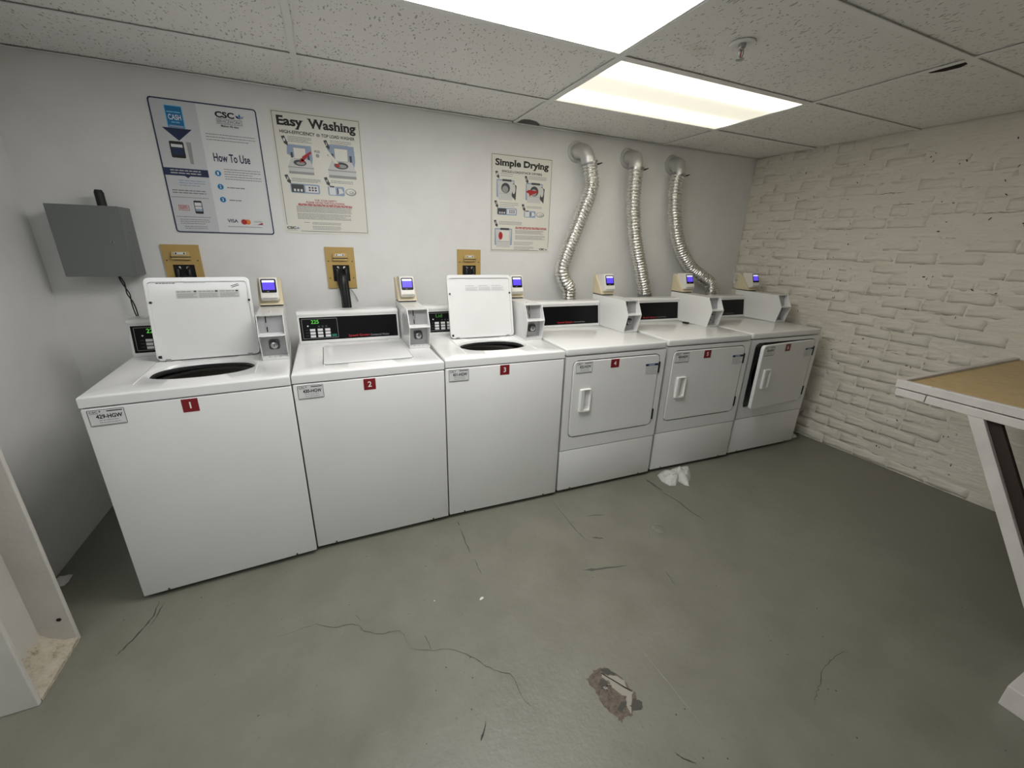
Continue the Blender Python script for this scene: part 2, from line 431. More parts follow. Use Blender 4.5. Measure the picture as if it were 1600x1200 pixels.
for r in range(rows):
    z = PITCHH*(r+.5); y = YB-.004
    start_half = r % 2 == 1
    if r % 6 == 5: seq = 'half'
    else: seq = 'full'
    first = True
    while y > YF+.1:
        isH = (first and start_half) or (seq == 'half')
        L = (BL-MJ)/2 if isH else BL
        yc = y-L/2; first = False; y -= L+MJ
        src = half[rnd.randrange(6)] if isH else var[rnd.randrange(14)]
        x = xr(yc)+.006+rnd.uniform(-.0022, .0022); zz = z+rnd.uniform(-.003, .003)
        rot = Matrix.Rotation(ang+rnd.uniform(-.006, .006), 4, 'Z') @ Matrix.Rotation(rnd.uniform(-.012, .012), 4, 'X')
        M = Matrix.Translation((x, yc, zz)) @ rot
        if zz+.03 > ZC+.03: continue
        if yc > -.92 and nb < 300:
            o = bpy.data.objects.new('brick', src[0]); col.objects.link(o); o.parent = wall_right; o.matrix_local = M; nb += 1
        else: rest.add([M @ Vector(q) for q in src[1]], src[2])
# open joints and pits in the thick paint
rnd = random.Random(31)
def wall_pt(y, z): return Vector((xr(y)-.0052, y, z))
jm = MB()
for q in range(64):
    r = rnd.randrange(1, rows-1); z = PITCHH*r; y = rnd.uniform(-1.1, .85); L_ = rnd.choice((.04, .06, .09, .13, .2)); k = max(4, int(L_/.012)); vs = []
    for i in range(k+1):
        yy = y-L_*i/k; zz = z+rnd.uniform(-.0022, .0022)+.004*noise.noise(Vector((yy*14, r, 3))); hw = .0018*(.15+.85*math.sin(PI*i/k))*rnd.uniform(.3, 1)
        vs += [wall_pt(yy, zz-hw), wall_pt(yy, zz+hw)]
    jm.add(vs, [(2*i, 2*i+2, 2*i+3, 2*i+1) for i in range(k)])
jo = jm.build('open_joints', mat('joint_crack_dark', (.13, .12, .095), .9), wall_right, fix=False); jo['kind'] = 'stuff'  # thin dark ribbons drawn as cracks along the joints
pm = MB()
for q in range(80):
    y = rnd.uniform(-1.1, .88); z = rnd.uniform(.1, 2.1); a = rnd.uniform(.6, 2.3); L_ = rnd.uniform(.003, .011); wd = rnd.uniform(.0015, .0032); c_, s_ = math.cos(a), math.sin(a)
    pts = [(1, 0), (.5, .9), (-.3, 1), (-1, .2), (-.6, -.8), (.3, -1)]
    pm.add([wall_pt(y+L_*u*c_-wd*v_*s_, z+L_*u*s_+wd*v_*c_) for u, v_ in pts], [list(range(6))])
po = pm.build('paint_pits', mat('pit_dark', (.05, .045, .038), .9), wall_right, fix=False); po['kind'] = 'stuff'
ro = rest.build('bricks', BRICKP, wall_right, smooth=1.2); ro['kind'] = 'stuff'

# suspended ceiling: slab above, rails, tiles
m = MB(); m.box(XL-.15, xr(YF)+.2, YF-.15, YB+.15, HT, HT+.1); ceiling = struct(m.build('ceiling', CONCD))
def rail(x0, x1, y0, y1):
    m = MB(); m.box(x0, x1, y0, y1, ZC, ZC+.003)
    if x1-x0 > y1-y0: cy = (y0+y1)/2; m.box(x0, x1, cy-.0015, cy+.0015, ZC+.003, ZC+.035)
    else: cx = (x0+x1)/2; m.box(cx-.0015, cx+.0015, y0, y1, ZC+.003, ZC+.035)
    return m.build('ceiling_rail', RAILM, ceiling)
colx = [XL+.001] + [X1+k*GA for k in (-1, 0, 1)]
rowy = [YB] + [Y1+GB*(1-k) for k in range(0, 7)]
for xx in colx[1:]: rail(xx-.0125, xx+.0125, YF+.001, YB-.001)
for yy in rowy[1:]:
    for i in range(len(colx)):
        a = colx[i]+(.0125 if i else 0); b = (colx[i+1]-.0125) if i+1 < len(colx) else xr(yy)-.006
        rail(a, b, yy-.0125, yy+.0125)
def wall_angle(x0, x1, y0, y1):
    m = MB(); m.box(x0, x1, y0, y1, ZC, ZC+.002); return m.build('wall_angle', RAILM, ceiling)
wall_angle(XL+.002, XR-.02, YB-.022, YB-.0045); wall_angle(XL+.0005, XL+.02, YF, YB-.021)
LIGHTCELL = {(1, 2): 'near', (2, 1): 'far', (0, 4): 'back'}
TZ0, TZ1 = ZC+.0065, ZC+.022
for i in range(4):
    for j in range(len(rowy)):
        if (i, j) in LIGHTCELL: continue
        xa = colx[i]+.004; y1_ = rowy[j]-(.004 if j else .009)
        y0_ = rowy[j+1]+.004 if j+1 < len(rowy) else YF+.003
        xb = colx[i+1]-.004 if i+1 < 4 else xr((y0_+y1_)/2)-.012
        if xb-xa < .05 or y1_-y0_ < .03: continue
        pts = [(xa, y0_), (xb, y0_), (xb, y1_), (xa, y1_)]
        if (i, j) == (2, 0):         # broken corner against the back wall
            pts = [(xa, y0_), (xb, y0_), (xb, y1_), (xa+.18, y1_), (xa+.165, y1_-.03), (xa+.12, y1_-.075), (xa+.065, y1_-.095), (xa+.03, y1_-.085), (xa+.014, y1_-.05), (xa, y1_-.045)]
        if (i, j) == (3, 2):         # gnawed edge by the rail
            pts = [(xa, y0_), (xb, y0_), (xb, y1_), (xa, y1_), (xa, y0_+.150), (xa+.050, y0_+.145), (xa+.075, y0_+.11), (xa+.080, y0_+.06), (xa+.06, y0_+.032), (xa, y0_+.022)]
        o = MB().prism(pts, TZ0+random.uniform(0, .0015), TZ1, 'z').build('ceiling_tile', TILEM, ceiling)
        if len(pts) > 4:             # black of the open gap is painted onto the tile sides
            o.data.materials.append(TILESHADE)
            for p in o.data.polygons: p.material_index = 1 if abs(p.normal.z) < .5 else 0

def lens_mat(name, strength, c0, banded):
    m = mat(name, (.8, .8, .8), .3); n = N(m)
    n.b.inputs['Emission Color'].default_value = (*c0, 1)
    if banded:      # two lamp tubes glowing behind the prismatic lens
        v = n.coords(); sp = n.n('ShaderNodeSeparateXYZ'); n.l(v, sp.inputs[0])
        def band(c, w):
            d = n.math('DIVIDE', n.math('SUBTRACT', sp.outputs['Y'], c), w)
            return n.math('POWER', 2.718, n.math('MULTIPLY', n.math('MULTIPLY', d, d), -1.0))
        e = n.math('ADD', n.math('ADD', band(-.20, .055), n.math('MULTIPLY', band(.165, .05), .75)), .15)
        n.l(n.math('MULTIPLY', e, strength), n.b.inputs['Emission Strength'])
    else: n.b.inputs['Emission Strength'].default_value = strength
    n.l(n.bump(n.noise(n.coords((1, 1, 1)), 300, 2), .3, .002), n.b.inputs['Normal'])
    return m
def troffer(xa, xb, ya, yb_, lm, label):
    cx, cy = (xa+xb)/2, (ya+yb_)/2
    t = thing('ceiling_light', label, 'ceiling light', (cx, cy, ZC), 0, 'recessed fluorescent troffers')
    w2, d2 = (xb-xa)/2-.013, (yb_-ya)/2-.013
    fr = MB()
    for a in ((-w2, w2, -d2, -d2+.012), (-w2, w2, d2-.012, d2), (-w2, -w2+.012, -d2+.012, d2-.012), (w2-.012, w2, -d2+.012, d2-.012)):
        fr.box(a[0], a[1], a[2], a[3], .001, .012)
    fr.build('lens_frame', PLASTIC, t)
    h = MB(); h.box(-w2, w2, -d2, d2, .10, .12)
    for a in ((-w2, w2, -d2, -d2+.002), (-w2, w2, d2-.002, d2), (-w2, -w2+.002, -d2, d2), (w2-.002, w2, -d2, d2)): h.box(*a, .012, .10)
    h.build('housing', PLASTIC, t)
    MB().box(-w2+.012, w2-.012, -d2+.012, d2-.012, .003, .007).build('lens', lm, t)
    return t
troffer(colx[1], colx[2], rowy[3], rowy[2], lens_mat('lens_bright', LIGHT_NEAR, (1, .985, .965), False), 'brightest recessed ceiling light, nearest the camera')
troffer(colx[2], colx[3], rowy[2], rowy[1], lens_mat('lens_dim', LIGHT_FAR, (1, .945, .76), True), 'dimmer recessed ceiling light with two tubes glowing, over the dryers')
troffer(colx[0], colx[1], rowy[5], rowy[4], lens_mat('lens_fill', LIGHT_FILL, (.93, .97, 1), False), 'added fill light in the ceiling, unseen behind the camera')

# fire sprinkler
t = thing('fire_sprinkler', 'small chrome fire sprinkler head on a white escutcheon in the ceiling', 'sprinkler', (2.357, -.457, ZC+.003))
MB().lathe([(.017, .002), (.037, -.006), (.045, -.004), (.046, .001)], m=PLASTIC, seg=28).build('escutcheon', None, t, smooth=True)
MB().lathe([(.0001, .001), (.013, .001), (.013, -.012), (.009, -.016), (.009, -.02), (.0001, -.02)], m=STEEL, seg=16, cap=False).build('body', None, t, smooth=True)
m = MB()
for sx in (-1, 1): m.tube([(sx*.009, 0, -.017), (sx*.012, 0, -.028), (sx*.007, 0, -.042), (0, 0, -.048)], .002, STEEL, 8)
m.build('frame_arms', None, t, smooth=True)
MB().lathe([(.0001, -.047), (.015, -.0485), (.015, -.05), (.0001, -.051)], m=STEEL, seg=16, cap=False).build('deflector', None, t)
MB().tube([(0, 0, -.02), (0, 0, -.046)], .0018, mat('red_bulb', (.3, .02, .02), .2), 8).build('bulb', None, t)

# ------------------------------------------------------------------ floor marks (children of the floor)
def ribbon(pts, wd, m, z=.0007, name='crack', jit=.0, taper=True):
    mb = MB(); P = [Vector((p[0], p[1], 0)) for p in pts]; rnd = random.Random(len(pts)*7+int(pts[0][0]*1000))
    if jit:
        Q = []
        for i in range(len(P)-1):
            for k in range(4): Q.append(P[i].lerp(P[i+1], k/4)+Vector((rnd.uniform(-jit, jit), rnd.uniform(-jit, jit), 0)))
        P = Q+[P[-1]]
    vs = []; k = len(P)
    for i, p in enumerate(P):
        d = (P[min(i+1, k-1)]-P[max(i-1, 0)]).normalized(); a = Vector((-d.y, d.x, 0))
        ww = wd*(.35+.65*rnd.random())*(min(1, 4*i/(k-1), 4*(k-1-i)/(k-1))*.8+.2 if taper else 1)/2
        vs += [(p-a*ww)+Vector((0, 0, z)), (p+a*ww)+Vector((0, 0, z))]
    mb.add(vs, [(2*i, 2*i+2, 2*i+3, 2*i+1) for i in range(k-1)], m); return mb.build(name, None, floor, fix=False)
ribbon([(.506, -.423), (.56, -.423), (.646, -.417), (.707, -.461), (.771, -.467), (.805, -.494), (.815, -.517), (.853, -.548), (.887, -.562), (.917, -.563), (.943, -.573), (.959, -.606), (.966, -.651)], .0026, CRACKM, jit=.003)
ribbon([(.965, -.658), (.983, -.672), (1.042, -.7), (1.099, -.715), (1.153, -.759), (1.188, -.803), (1.216, -.844), (1.247, -.875), (1.277, -.891), (1.284, -.924), (1.278, -.956), (1.284, -.995), (1.31, -1.037)], .0026, CRACKM, jit=.003)
ribbon([(1.029, -.623), (1.037, -.667), (1.041, -.703)], .0026, CRACKM, jit=.001)
ribbon([(.791, -.429), (.809, -.468)], .0026, CRACKM, jit=.001)
ribbon([(.052, -.055), (.055, -.134), (.035, -.205), (.006, -.265), (-.011, -.289)], .007, CRACKM, jit=.003)
ribbon([(.072, -.075), (.070, -.134), (.055, -.195)], .004, CRACKM, jit=.003)
ribbon([(2.505, -1.307), (2.472, -1.297), (2.391, -1.299), (2.32, -1.317), (2.276, -1.336), (2.227, -1.352), (2.171, -1.377)], .0026, CRACKM, jit=.004)
ribbon([(1.637, -1.298), (1.651, -1.318), (1.679, -1.344)], .005, CRACKM, jit=.002)
ribbon([(1.767, -.969), (1.772, -1.064), (1.775, -1.165), (1.776, -1.309)], .002, SCRATCHM, name='scratch', jit=.0006)
for q, wd in (([(1.338, -.02), (1.338, -.053)], .009), ([(1.335, -.08), (1.332, -.18), (1.329, -.275)], .007), ([(1.335, -.318), (1.335, -.37), (1.335, -.421)], .004), ([(1.913, -.06), (1.902, -.306), (1.911, -.423)], .005),
              ([(2.586, -.139), (2.617, -.325), (2.61, -.43), (2.621, -.512)], .010), ([(2.60, -.05), (2.602, -.11), (2.608, -.2)], .022), ([(1.783, -.576), (1.862, -.597), (1.992, -.627)], .020), ([(2.028, -.238), (2.08, -.25), (2.133, -.273)], .008), ([(1.951, -.4), (1.975, -.41), (2.002, -.427)], .018), ([(2.141, -.726), (2.119, -.809)], .005)):
    ribbon(q, wd, SCUFFM, z=.0005, name='scuff_mark', jit=.002)
def rough_outline(pts, j=.0045, k=4):
    rnd_ = random.Random(int(pts[0][0]*1e4)); out = []
    for i in range(len(pts)):
        a, b = pts[i], pts[(i+1) % len(pts)]
        for q in range(k): out.append((a[0]+(b[0]-a[0])*q/k+rnd_.uniform(-j, j)*.8, a[1]+(b[1]-a[1])*q/k+rnd_.uniform(-j, j)*.8))
    return out
def flat(pts, m, z, name):
    pts = rough_outline(pts); return MB().add([(x, y, z) for x, y in pts], [list(range(len(pts)))], m).build(name, None, floor, fix=False)
flat([(1.514, -1.013), (1.557, -.994), (1.588, -.998), (1.606, -1.002), (1.625, -1.038), (1.639, -1.065), (1.636, -1.099), (1.642, -1.107), (1.644, -1.122), (1.627, -1.134), (1.632, -1.15), (1.602, -1.156), (1.586, -1.168), (1.563, -1.161), (1.539, -1.171), (1.539, -1.156), (1.521, -1.12), (1.521, -1.074), (1.519, -1.039)][::-1], PEELB, .0006, 'peeled_patch')
flat([(1.575, -1.008), (1.592, -1.03), (1.623, -1.04), (1.633, -1.068), (1.627, -1.101), (1.638, -1.108), (1.61, -1.138), (1.585, -1.162), (1.592, -1.136), (1.606, -1.115), (1.592, -1.098), (1.582, -1.068), (1.581, -1.047), (1.571, -1.028)][::-1], PEELW, .0010, 'primer_fleck')
flat([(1.625, -1.128), (1.642, -1.122), (1.633, -1.137), (1.648, -1.146), (1.632, -1.164), (1.602, -1.156), (1.6, -1.142)][::-1], PEELD, .0014, 'dark_fleck')
flat([(1.573, -1.123), (1.605, -1.12), (1.588, -1.137), (1.562, -1.15), (1.556, -1.137)][::-1], PEELD, .0014, 'dark_fleck')
flat([(1.575, -1.002), (1.605, -1.003), (1.628, -1.039), (1.598, -1.027)][::-1], PEELD, .0014, 'dark_fleck')
flat([(1.545, -1.04), (1.565, -1.03), (1.575, -1.05), (1.56, -1.075), (1.545, -1.06)][::-1], PEELD, .0012, 'dark_fleck')
flat([(1.55, -1.06), (1.575, -1.055), (1.572, -1.062), (1.556, -1.07)][::-1], PEELW, .0016, 'primer_fleck')
m = MB(); m.lathe([(.0001, .003), (.030, .003), (.034, .0005)], (2.33, -.476, 0), FLOORM, 26, cap=False)
m.build('floor_cleanout', None, floor, smooth=True)
m = MB()
for a0, a1 in ((.4, 1.6), (2.2, 2.9), (3.6, 4.6)):
    k = 8; pts = [(2.33+r_*math.cos(a0+(a1-a0)*i/k), -.476+r_*math.sin(a0+(a1-a0)*i/k)) for r_, rg in ((.033, range(k+1)), (.037, range(k, -1, -1))) for i in rg]
    m.add([(x, y, .0032) for x, y in pts], [list(range(len(pts)))], PEELW)
m.build('chipped_rim', None, floor, fix=False)
rnd = random.Random(9)
def crumb(x, y, s, m_, label, cat, ar=1.0):
    b = bmesh.new(); bmesh.ops.create_icosphere(b, subdivisions=1, radius=s)
    for q in b.verts: q.co = Vector((q.co.x*ar*rnd.uniform(.7, 1.2), q.co.y*rnd.uniform(.7, 1.2), q.co.z*.3*rnd.uniform(.6, 1.2)))
    mb = MB(); mb.bm(b, m_, Matrix.Translation((x, y, s*.3)) @ Matrix.Rotation(.5, 4, 'Z')); return tag(mb.build(cat.replace(' ', '_'), None), label, cat)
crumb(1.29, -.549, .0075, PAPER, 'small white paint chip lying on open grey floor before washer 3', 'paint chip', 1.8)
crumb(1.102, -.484, .0035, PAPER, 'tiny white crumb on the floor, left of the larger paint chip', 'crumb')
MB().prism([(1.112, -1.046), (1.124, -1.036), (1.140, -1.012), (1.1445, -1.0), (1.134, -1.018), (1.122, -1.032), (1.116, -1.036)], .001, .005, 'z').build('leaf_scrap', BLACKINK)
tag(bpy.data.objects['leaf_scrap'], 'thin black scrap on the floor near the bottom edge of the photo', 'scrap')

# ------------------------------------------------------------------ laundry machines
def plate_hole(outer, inner, z0, z1, axis_m, mb, m):
    """flat ring between two equal-length loops, extruded z0..z1; axis_m maps (a,b,h)->xyz"""
    k = len(outer)
    vs = [axis_m(a, b, z1) for a, b in outer]+[axis_m(a, b, z1) for a, b in inner]+[axis_m(a, b, z0) for a, b in outer]+[axis_m(a, b, z0) for a, b in inner]
    fs = []
    for i in range(k):
        j = (i+1) % k
        fs += [(i, j, k+j, k+i), (2*k+i, 3*k+i, 3*k+j, 2*k+j), (i, 2*k+i, 2*k+j, j), (k+i, k+j, 3*k+j, 3*k+i)]
    mb.add(vs, fs, m)
def matched(x0, y0, x1, y1, cx, cy, fin, k=64):
    """inner loop from fin(angle) and matching outer rectangle loop (corners included)"""
    cor = sorted(math.atan2(y-cy, x-cx) % (2*PI) for x in (x0, x1) for y in (y0, y1))
    angs = sorted([2*PI*i/k for i in range(k) if all(abs(2*PI*i/k-c) > .045 for c in cor)]+cor)
    out = []; inn = []
    for a in angs:
        c, s = math.cos(a), math.sin(a)
        tx = ((x1-cx)/c if c > 1e-9 else ((x0-cx)/c if c < -1e-9 else 1e9)); ty = ((y1-cy)/s if s > 1e-9 else ((y0-cy)/s if s < -1e-9 else 1e9))
        tt = min(tx, ty); out.append((cx+c*tt, cy+s*tt)); inn.append(fin(a))
    return out, inn

def sticker(t, code, x0, z0, x1, z1, y=-.0008):
    sh = Sheet((x0, y, z0), (1, 0, 0), (0, 0, 1), .0003); W_, H_ = x1-x0, z1-z0
    p = MB(); p.prism(rrect(x0, z0, x1, z1, .004, 3), y, y+.0007, 'y'); so = p.build('identification_sticker', STICK, t)
    so['label'] = 'white sticker reading '+code
    sh.frame('sticker_border', BLACKINK, rrect(0, 0, W_, H_, .004, 3), rrect(.0016, .0016, W_-.0016, H_-.0016, .003, 3))
    sh.text('sticker_lettering', BLACKINK, code, W_*.20, H_*.44, W_*.92, H_*.70, bold=.034)
    sh.text('sticker_lettering', BLACKINK, 'CSC', W_*.05, H_*.80, W_*.28, H_*.93, bold=.02)
    sh.poly('sticker_lettering', BLACKINK, [(W_*.31, H_*.92), (W_*.36, H_*.92), (W_*.335, H_*.80)])
    sh.rect('sticker_lettering', PICM, W_*.05, H_*.74, W_*.28, H_*.77)
    sh.rect('sticker_lettering', PICD, W_*.52, H_*.84, W_*.95, H_*.91)
    sh.lines('sticker_lettering', PICM, W_*.26, H_*.34, W_*.82, H_*.20, 2, H_*.04, seed=len(code))
    sh.rect('sticker_lettering', PICM, W_*.04, H_*.045, W_*.95, H_*.085)
    sh.build(so)
def number(t, d, x0, z0, x1, z1, y=-.0008):
    p = MB(); p.box(x0, x1, y, y+.0007, z0, z1); so = p.build('number_sticker', RED, t); so['label'] = 'dark red square sticker with white numeral '+d
    sh = Sheet((x0, y, z0), (1, 0, 0), (0, 0, 1), .0004); W_, H_ = x1-x0, z1-z0
    wn = .16 if d == '1' else .24
    sh.text('numeral', WHITEINK, d, W_*(.5-wn*.8), H_*.26, W_*(.5+wn*.8), H_*.76, bold=.016, fit=True); sh.build(so)

def console(t, x0, x1, T, kind, shown):
    prof = [(.560, 0), (.5585, .012), (.583, .145), (.579, .150), (.578, .160), (.586, .168), (.60, .171), (.692, .168), (.692, 0)]
    m = MB(); m.prism([(a, T+b) for a, b in prof], x0, x1, 'x', r=.003); c = m.build('control_console', ENAMEL, t, smooth=.35)
    # fascia on the raked front
    a = Vector((0, .5605, T+.018)); b = Vector((0, .5822, T+.139)); up = (b-a); Hh = up.length; up.normalize(); nrm = Vector((0, -up.z, up.y))
    o = Vector((x0+.010, a.y, a.z))+nrm*.0014; Wd = (x1-x0)-.020
    f = MB(); R_ = Vector((1, 0, 0))
    f.add([o-nrm*.002, o+R_*Wd-nrm*.002, o+R_*Wd+up*Hh-nrm*.002, o+up*Hh-nrm*.002, o, o+R_*Wd, o+R_*Wd+up*Hh, o+up*Hh], [(4, 5, 6, 7), (0, 1, 5, 4), (1, 2, 6, 5), (2, 3, 7, 6), (3, 0, 4, 7), (3, 2, 1, 0)])
    fo = f.build('fascia', BLACK, c)
    sh = Sheet(o, R_, up, .0004)
    if kind == 'washer':
        sh.frame('keypad_outline', PICM, rrect(.010, .010, .185, Hh-.008, .003, 2), rrect(.0115, .0115, .1835, Hh-.0095, .002, 2))
        if shown: sh.text('display_digits', GREENDIM if shown == 'Lid' else GREEN, shown, .055, Hh*.72, .093, Hh*.88, bold=.004)
        sh.ell('indicator_lamp', WHITEINK, .038, Hh*.63, .0035)
        for r in range(3):
            sh.rect('key_captions', PICD, .026, Hh*(.20+.125*r), .040, Hh*(.22+.125*r))
        for i in range(3): sh.rect('key_captions', PICD, .088+.018*i, Hh*.56, .096+.018*i, Hh*.63)
        sh.text('brand_lettering', BRANDRED, 'Speed Queen', Wd*.47, Hh*.055, Wd*.69, Hh*.175, bold=.014)
        sh.text('brand_lettering', PICM, 'Commercial Washer', Wd*.70, Hh*.07, Wd*.905, Hh*.155)
    else:
        sh.frame('keypad_outline', PICM, rrect(.010, .010, .100, Hh-.008, .003, 2), rrect(.0115, .0115, .0985, Hh-.0095, .002, 2))
        sh.text('brand_lettering', BRANDRED, 'Speed Queen', Wd*.40, Hh*.055, Wd*.62, Hh*.175, bold=.014)
        sh.text('brand_lettering', PICM, 'Commercial Dryer', Wd*.635, Hh*.075, Wd*.80, Hh*.15)
    sh.build(c)
    if kind == 'washer':
        for r in range(3):
            for q in range(3):
                kx = .046+.037*q; kz = Hh*(.13+.135*r); p = o+R_*kx+up*kz
                k = MB(); kw, kh, kd = .026, Hh*.10, .0018
                k.add([p, p+R_*kw, p+R_*kw+up*kh, p+up*kh, p+nrm*kd+R_*.001, p+R_*(kw-.001)+nrm*kd, p+R_*(kw-.001)+up*kh+nrm*kd, p+R_*.001+up*kh+nrm*kd], [(4, 5, 6, 7), (0, 1, 5, 4), (1, 2, 6, 5), (2, 3, 7, 6), (3, 0, 4, 7)], STICK)
                k.build('key', None, c)
        p = o+R_*.152+up*(Hh*.13); k = MB(); kw, kh = .024, Hh*.11
        k.add([p, p+R_*kw, p+R_*kw+up*kh, p+up*kh, p+nrm*.0018, p+R_*kw+nrm*.0018, p+R_*kw+up*kh+nrm*.0018, p+up*kh+nrm*.0018], [(4, 5, 6, 7), (0, 1, 5, 4), (1, 2, 6, 5), (2, 3, 7, 6), (3, 0, 4, 7)], KEYGREEN)
        k.build('start_key', None, c)
    return c

def coin_meter(t, x0, x1, T):
    pr = [(.285, .001), (.258, .118), (.305, .203), (.685, .207), (.685, .001)]
    th = .0028; m = MB()
    P = [(a, T+b) for a, b in pr]
    for xa in (x0, x1-th): m.prism(P, xa, xa+th, 'x')
    m.prism([(.305, T+.203), (.685, T+.207), (.685, T+.2035), (.307, T+.1995)], x0+th, x1-th, 'x')        # top
    m.prism([(.285, T+.001), (.282, T+.012), (.330, T+.014), (.330, T+.001)], x0+th, x1-th, 'x')           # sill
    m.prism([(.258, T+.1155), (.2595, T+.1215), (.345, T+.1215), (.345, T+.1155)], x0+th, x1-th, 'x')      # divider
    m.box(x0+th, x1-th, .681, .685, T+.001, T+.2035)
    c = m.build('coin_meter_case', ENAMEL, t)
    # upper recess: plain plate with the coin-slide cut-out
    u = MB(); u.prism([(.315, T+.121), (.330, T+.2), (.334, T+.2), (.319, T+.121)], x0+th, x1-th, 'x'); uo = u.build('coin_slide_plate', GREYMETAL, c)
    sh = Sheet((x0+th, .3145, T+.121), (1, 0, 0), (0, .015, .079), .0006); W_ = x1-x0-2*th
    xm = W_*.30
    sh.poly('coin_slot', DARKGAP, [(xm, .005), (xm+.005, .005), (xm+.005, .028), (xm, .028)])
    sh.poly('coin_slot', DARKGAP, [(xm-.002, .045), (xm+.003, .048), (xm+.004, .075), (xm-.001, .075)])
    sh.frame('slot_bracket', STEEL, [(xm-.010, .030), (xm+.010, .030), (xm+.012, .045), (xm-.006, .046)], [(xm-.006, .033), (xm+.007, .033), (xm+.008, .043), (xm-.004, .043)], 2)
    sh.build(c)
    # lower recess: plated plate, lock pocket and lock barrel, screws
    l = MB(); l.box(x0+th, x1-th, .322, .325, T+.012, T+.116); l.build('lock_plate', GREYMETAL, c)
    cx = (x0+x1)/2; cz = T+.066
    MB().prism(rrect(cx-.022, cz-.022, cx+.022, cz+.022, .009, 4), .314, .3225, 'y', PICD).build('lock_pocket', None, c)
    q = MB(); q.lathe([(.0001, .300), (.010, .300), (.015, .303), (.016, .315)], (cx, 0, cz-.002), STEEL, 18, 'y', cap=False); q.build('lock_barrel', None, c, smooth=True)
    MB().box(cx-.0015, cx+.0015, .2985, .3005, cz-.008, cz+.004, DARKGAP).build('keyhole', None, c)
    for sx, sz in ((-.038, .036), (.038, .036), (-.036, -.036), (.038, -.038)):
        MB().lathe([(.0001, .318), (.003, .318), (.0045, .3225)], (cx+sx, 0, cz+sz), STEEL, 10, 'y', cap=False).build('screw', None, c)
    MB().lathe([(.0001, .003), (.006, .002), (.007, 0)], (cx, .40, T+.2045), STEEL, 12, 'z', cap=False).build('top_screw', None, c)
    for k in range(3): MB().box(cx-.03+.022*k, cx-.02+.022*k, .293, .302, T+.0125, T+.0135, PICM).build('sill_slot', None, c)
    return c

def card_reader(t, x0, x1, T):
    g = MB()
    g.box(x0+.002, x1-.002, .585, .690, T+.2055, T+.213, RUBBER)
    rb = g.build('reader_base', None, t)
    xa, xb = x0-.002, x1+.002
    # wedge bracket
    b = MB(); pb = [(.570, T+.213), (.694, T+.213), (.694, T+.338), (.668, T+.338)]
    b.prism(pb, xa, xb, 'x', CREAM, r=.004); b.build('reader_bracket', None, rb, smooth=.35)
    cx = (x0+x1)/2; h0, h1 = cx-.040, cx+.040
    prof = [(.665, .345), (.592, .350), (.583, .345), (.556, .268), (.550, .252), (.556, .238), (.600, .228), (.640, .232)]
    h = MB(); h.prism([(a, T+b_) for a, b_ in prof], h0, h1, 'x', OFFW, r=.005); hd = h.build('reader_head', None, rb, smooth=.35)
    a = Vector((h0, .5590, T+.2755)); bq = Vector((h0, .5812, T+.3400)); up = bq-a; Hh = up.length; up.normalize()
    sh = Sheet(a+Vector((0, -.0012, .0004)), (1, 0, 0), up, .0005)
    W_ = h1-h0
    sh.poly('screen_bezel', BLACK, rrect(.007, 0, W_-.007, Hh, .006, 4), 0.5)
    sh.rect('screen', SCREEN, .013, .014, W_-.013, Hh-.017, 1.5)
    sh.rect('screen_header', SCREENW, .013, Hh-.017, W_-.013, Hh-.006, 1.5)
    sh.rect('bezel_mark', PICM, .030, .005, .040, .007, 1.5)
    sh.build(rb)
    MB().box(h0+.008, h1-.008, .5487, .552, T+.2475, T+.2505, PICM).build('card_slot', None, rb)
    return rb

def feet(t, W_, D_):
    for x in (.06, W_-.06):
        for y in (.05, D_-.05):
            MB().lathe([(.0001, 0), (.022, 0), (.022, .008), (.008, .010), (.008, .03), (.0001, .03)], (x, y, 0), RUBBER, 14, cap=False).build('levelling_foot', None, t)

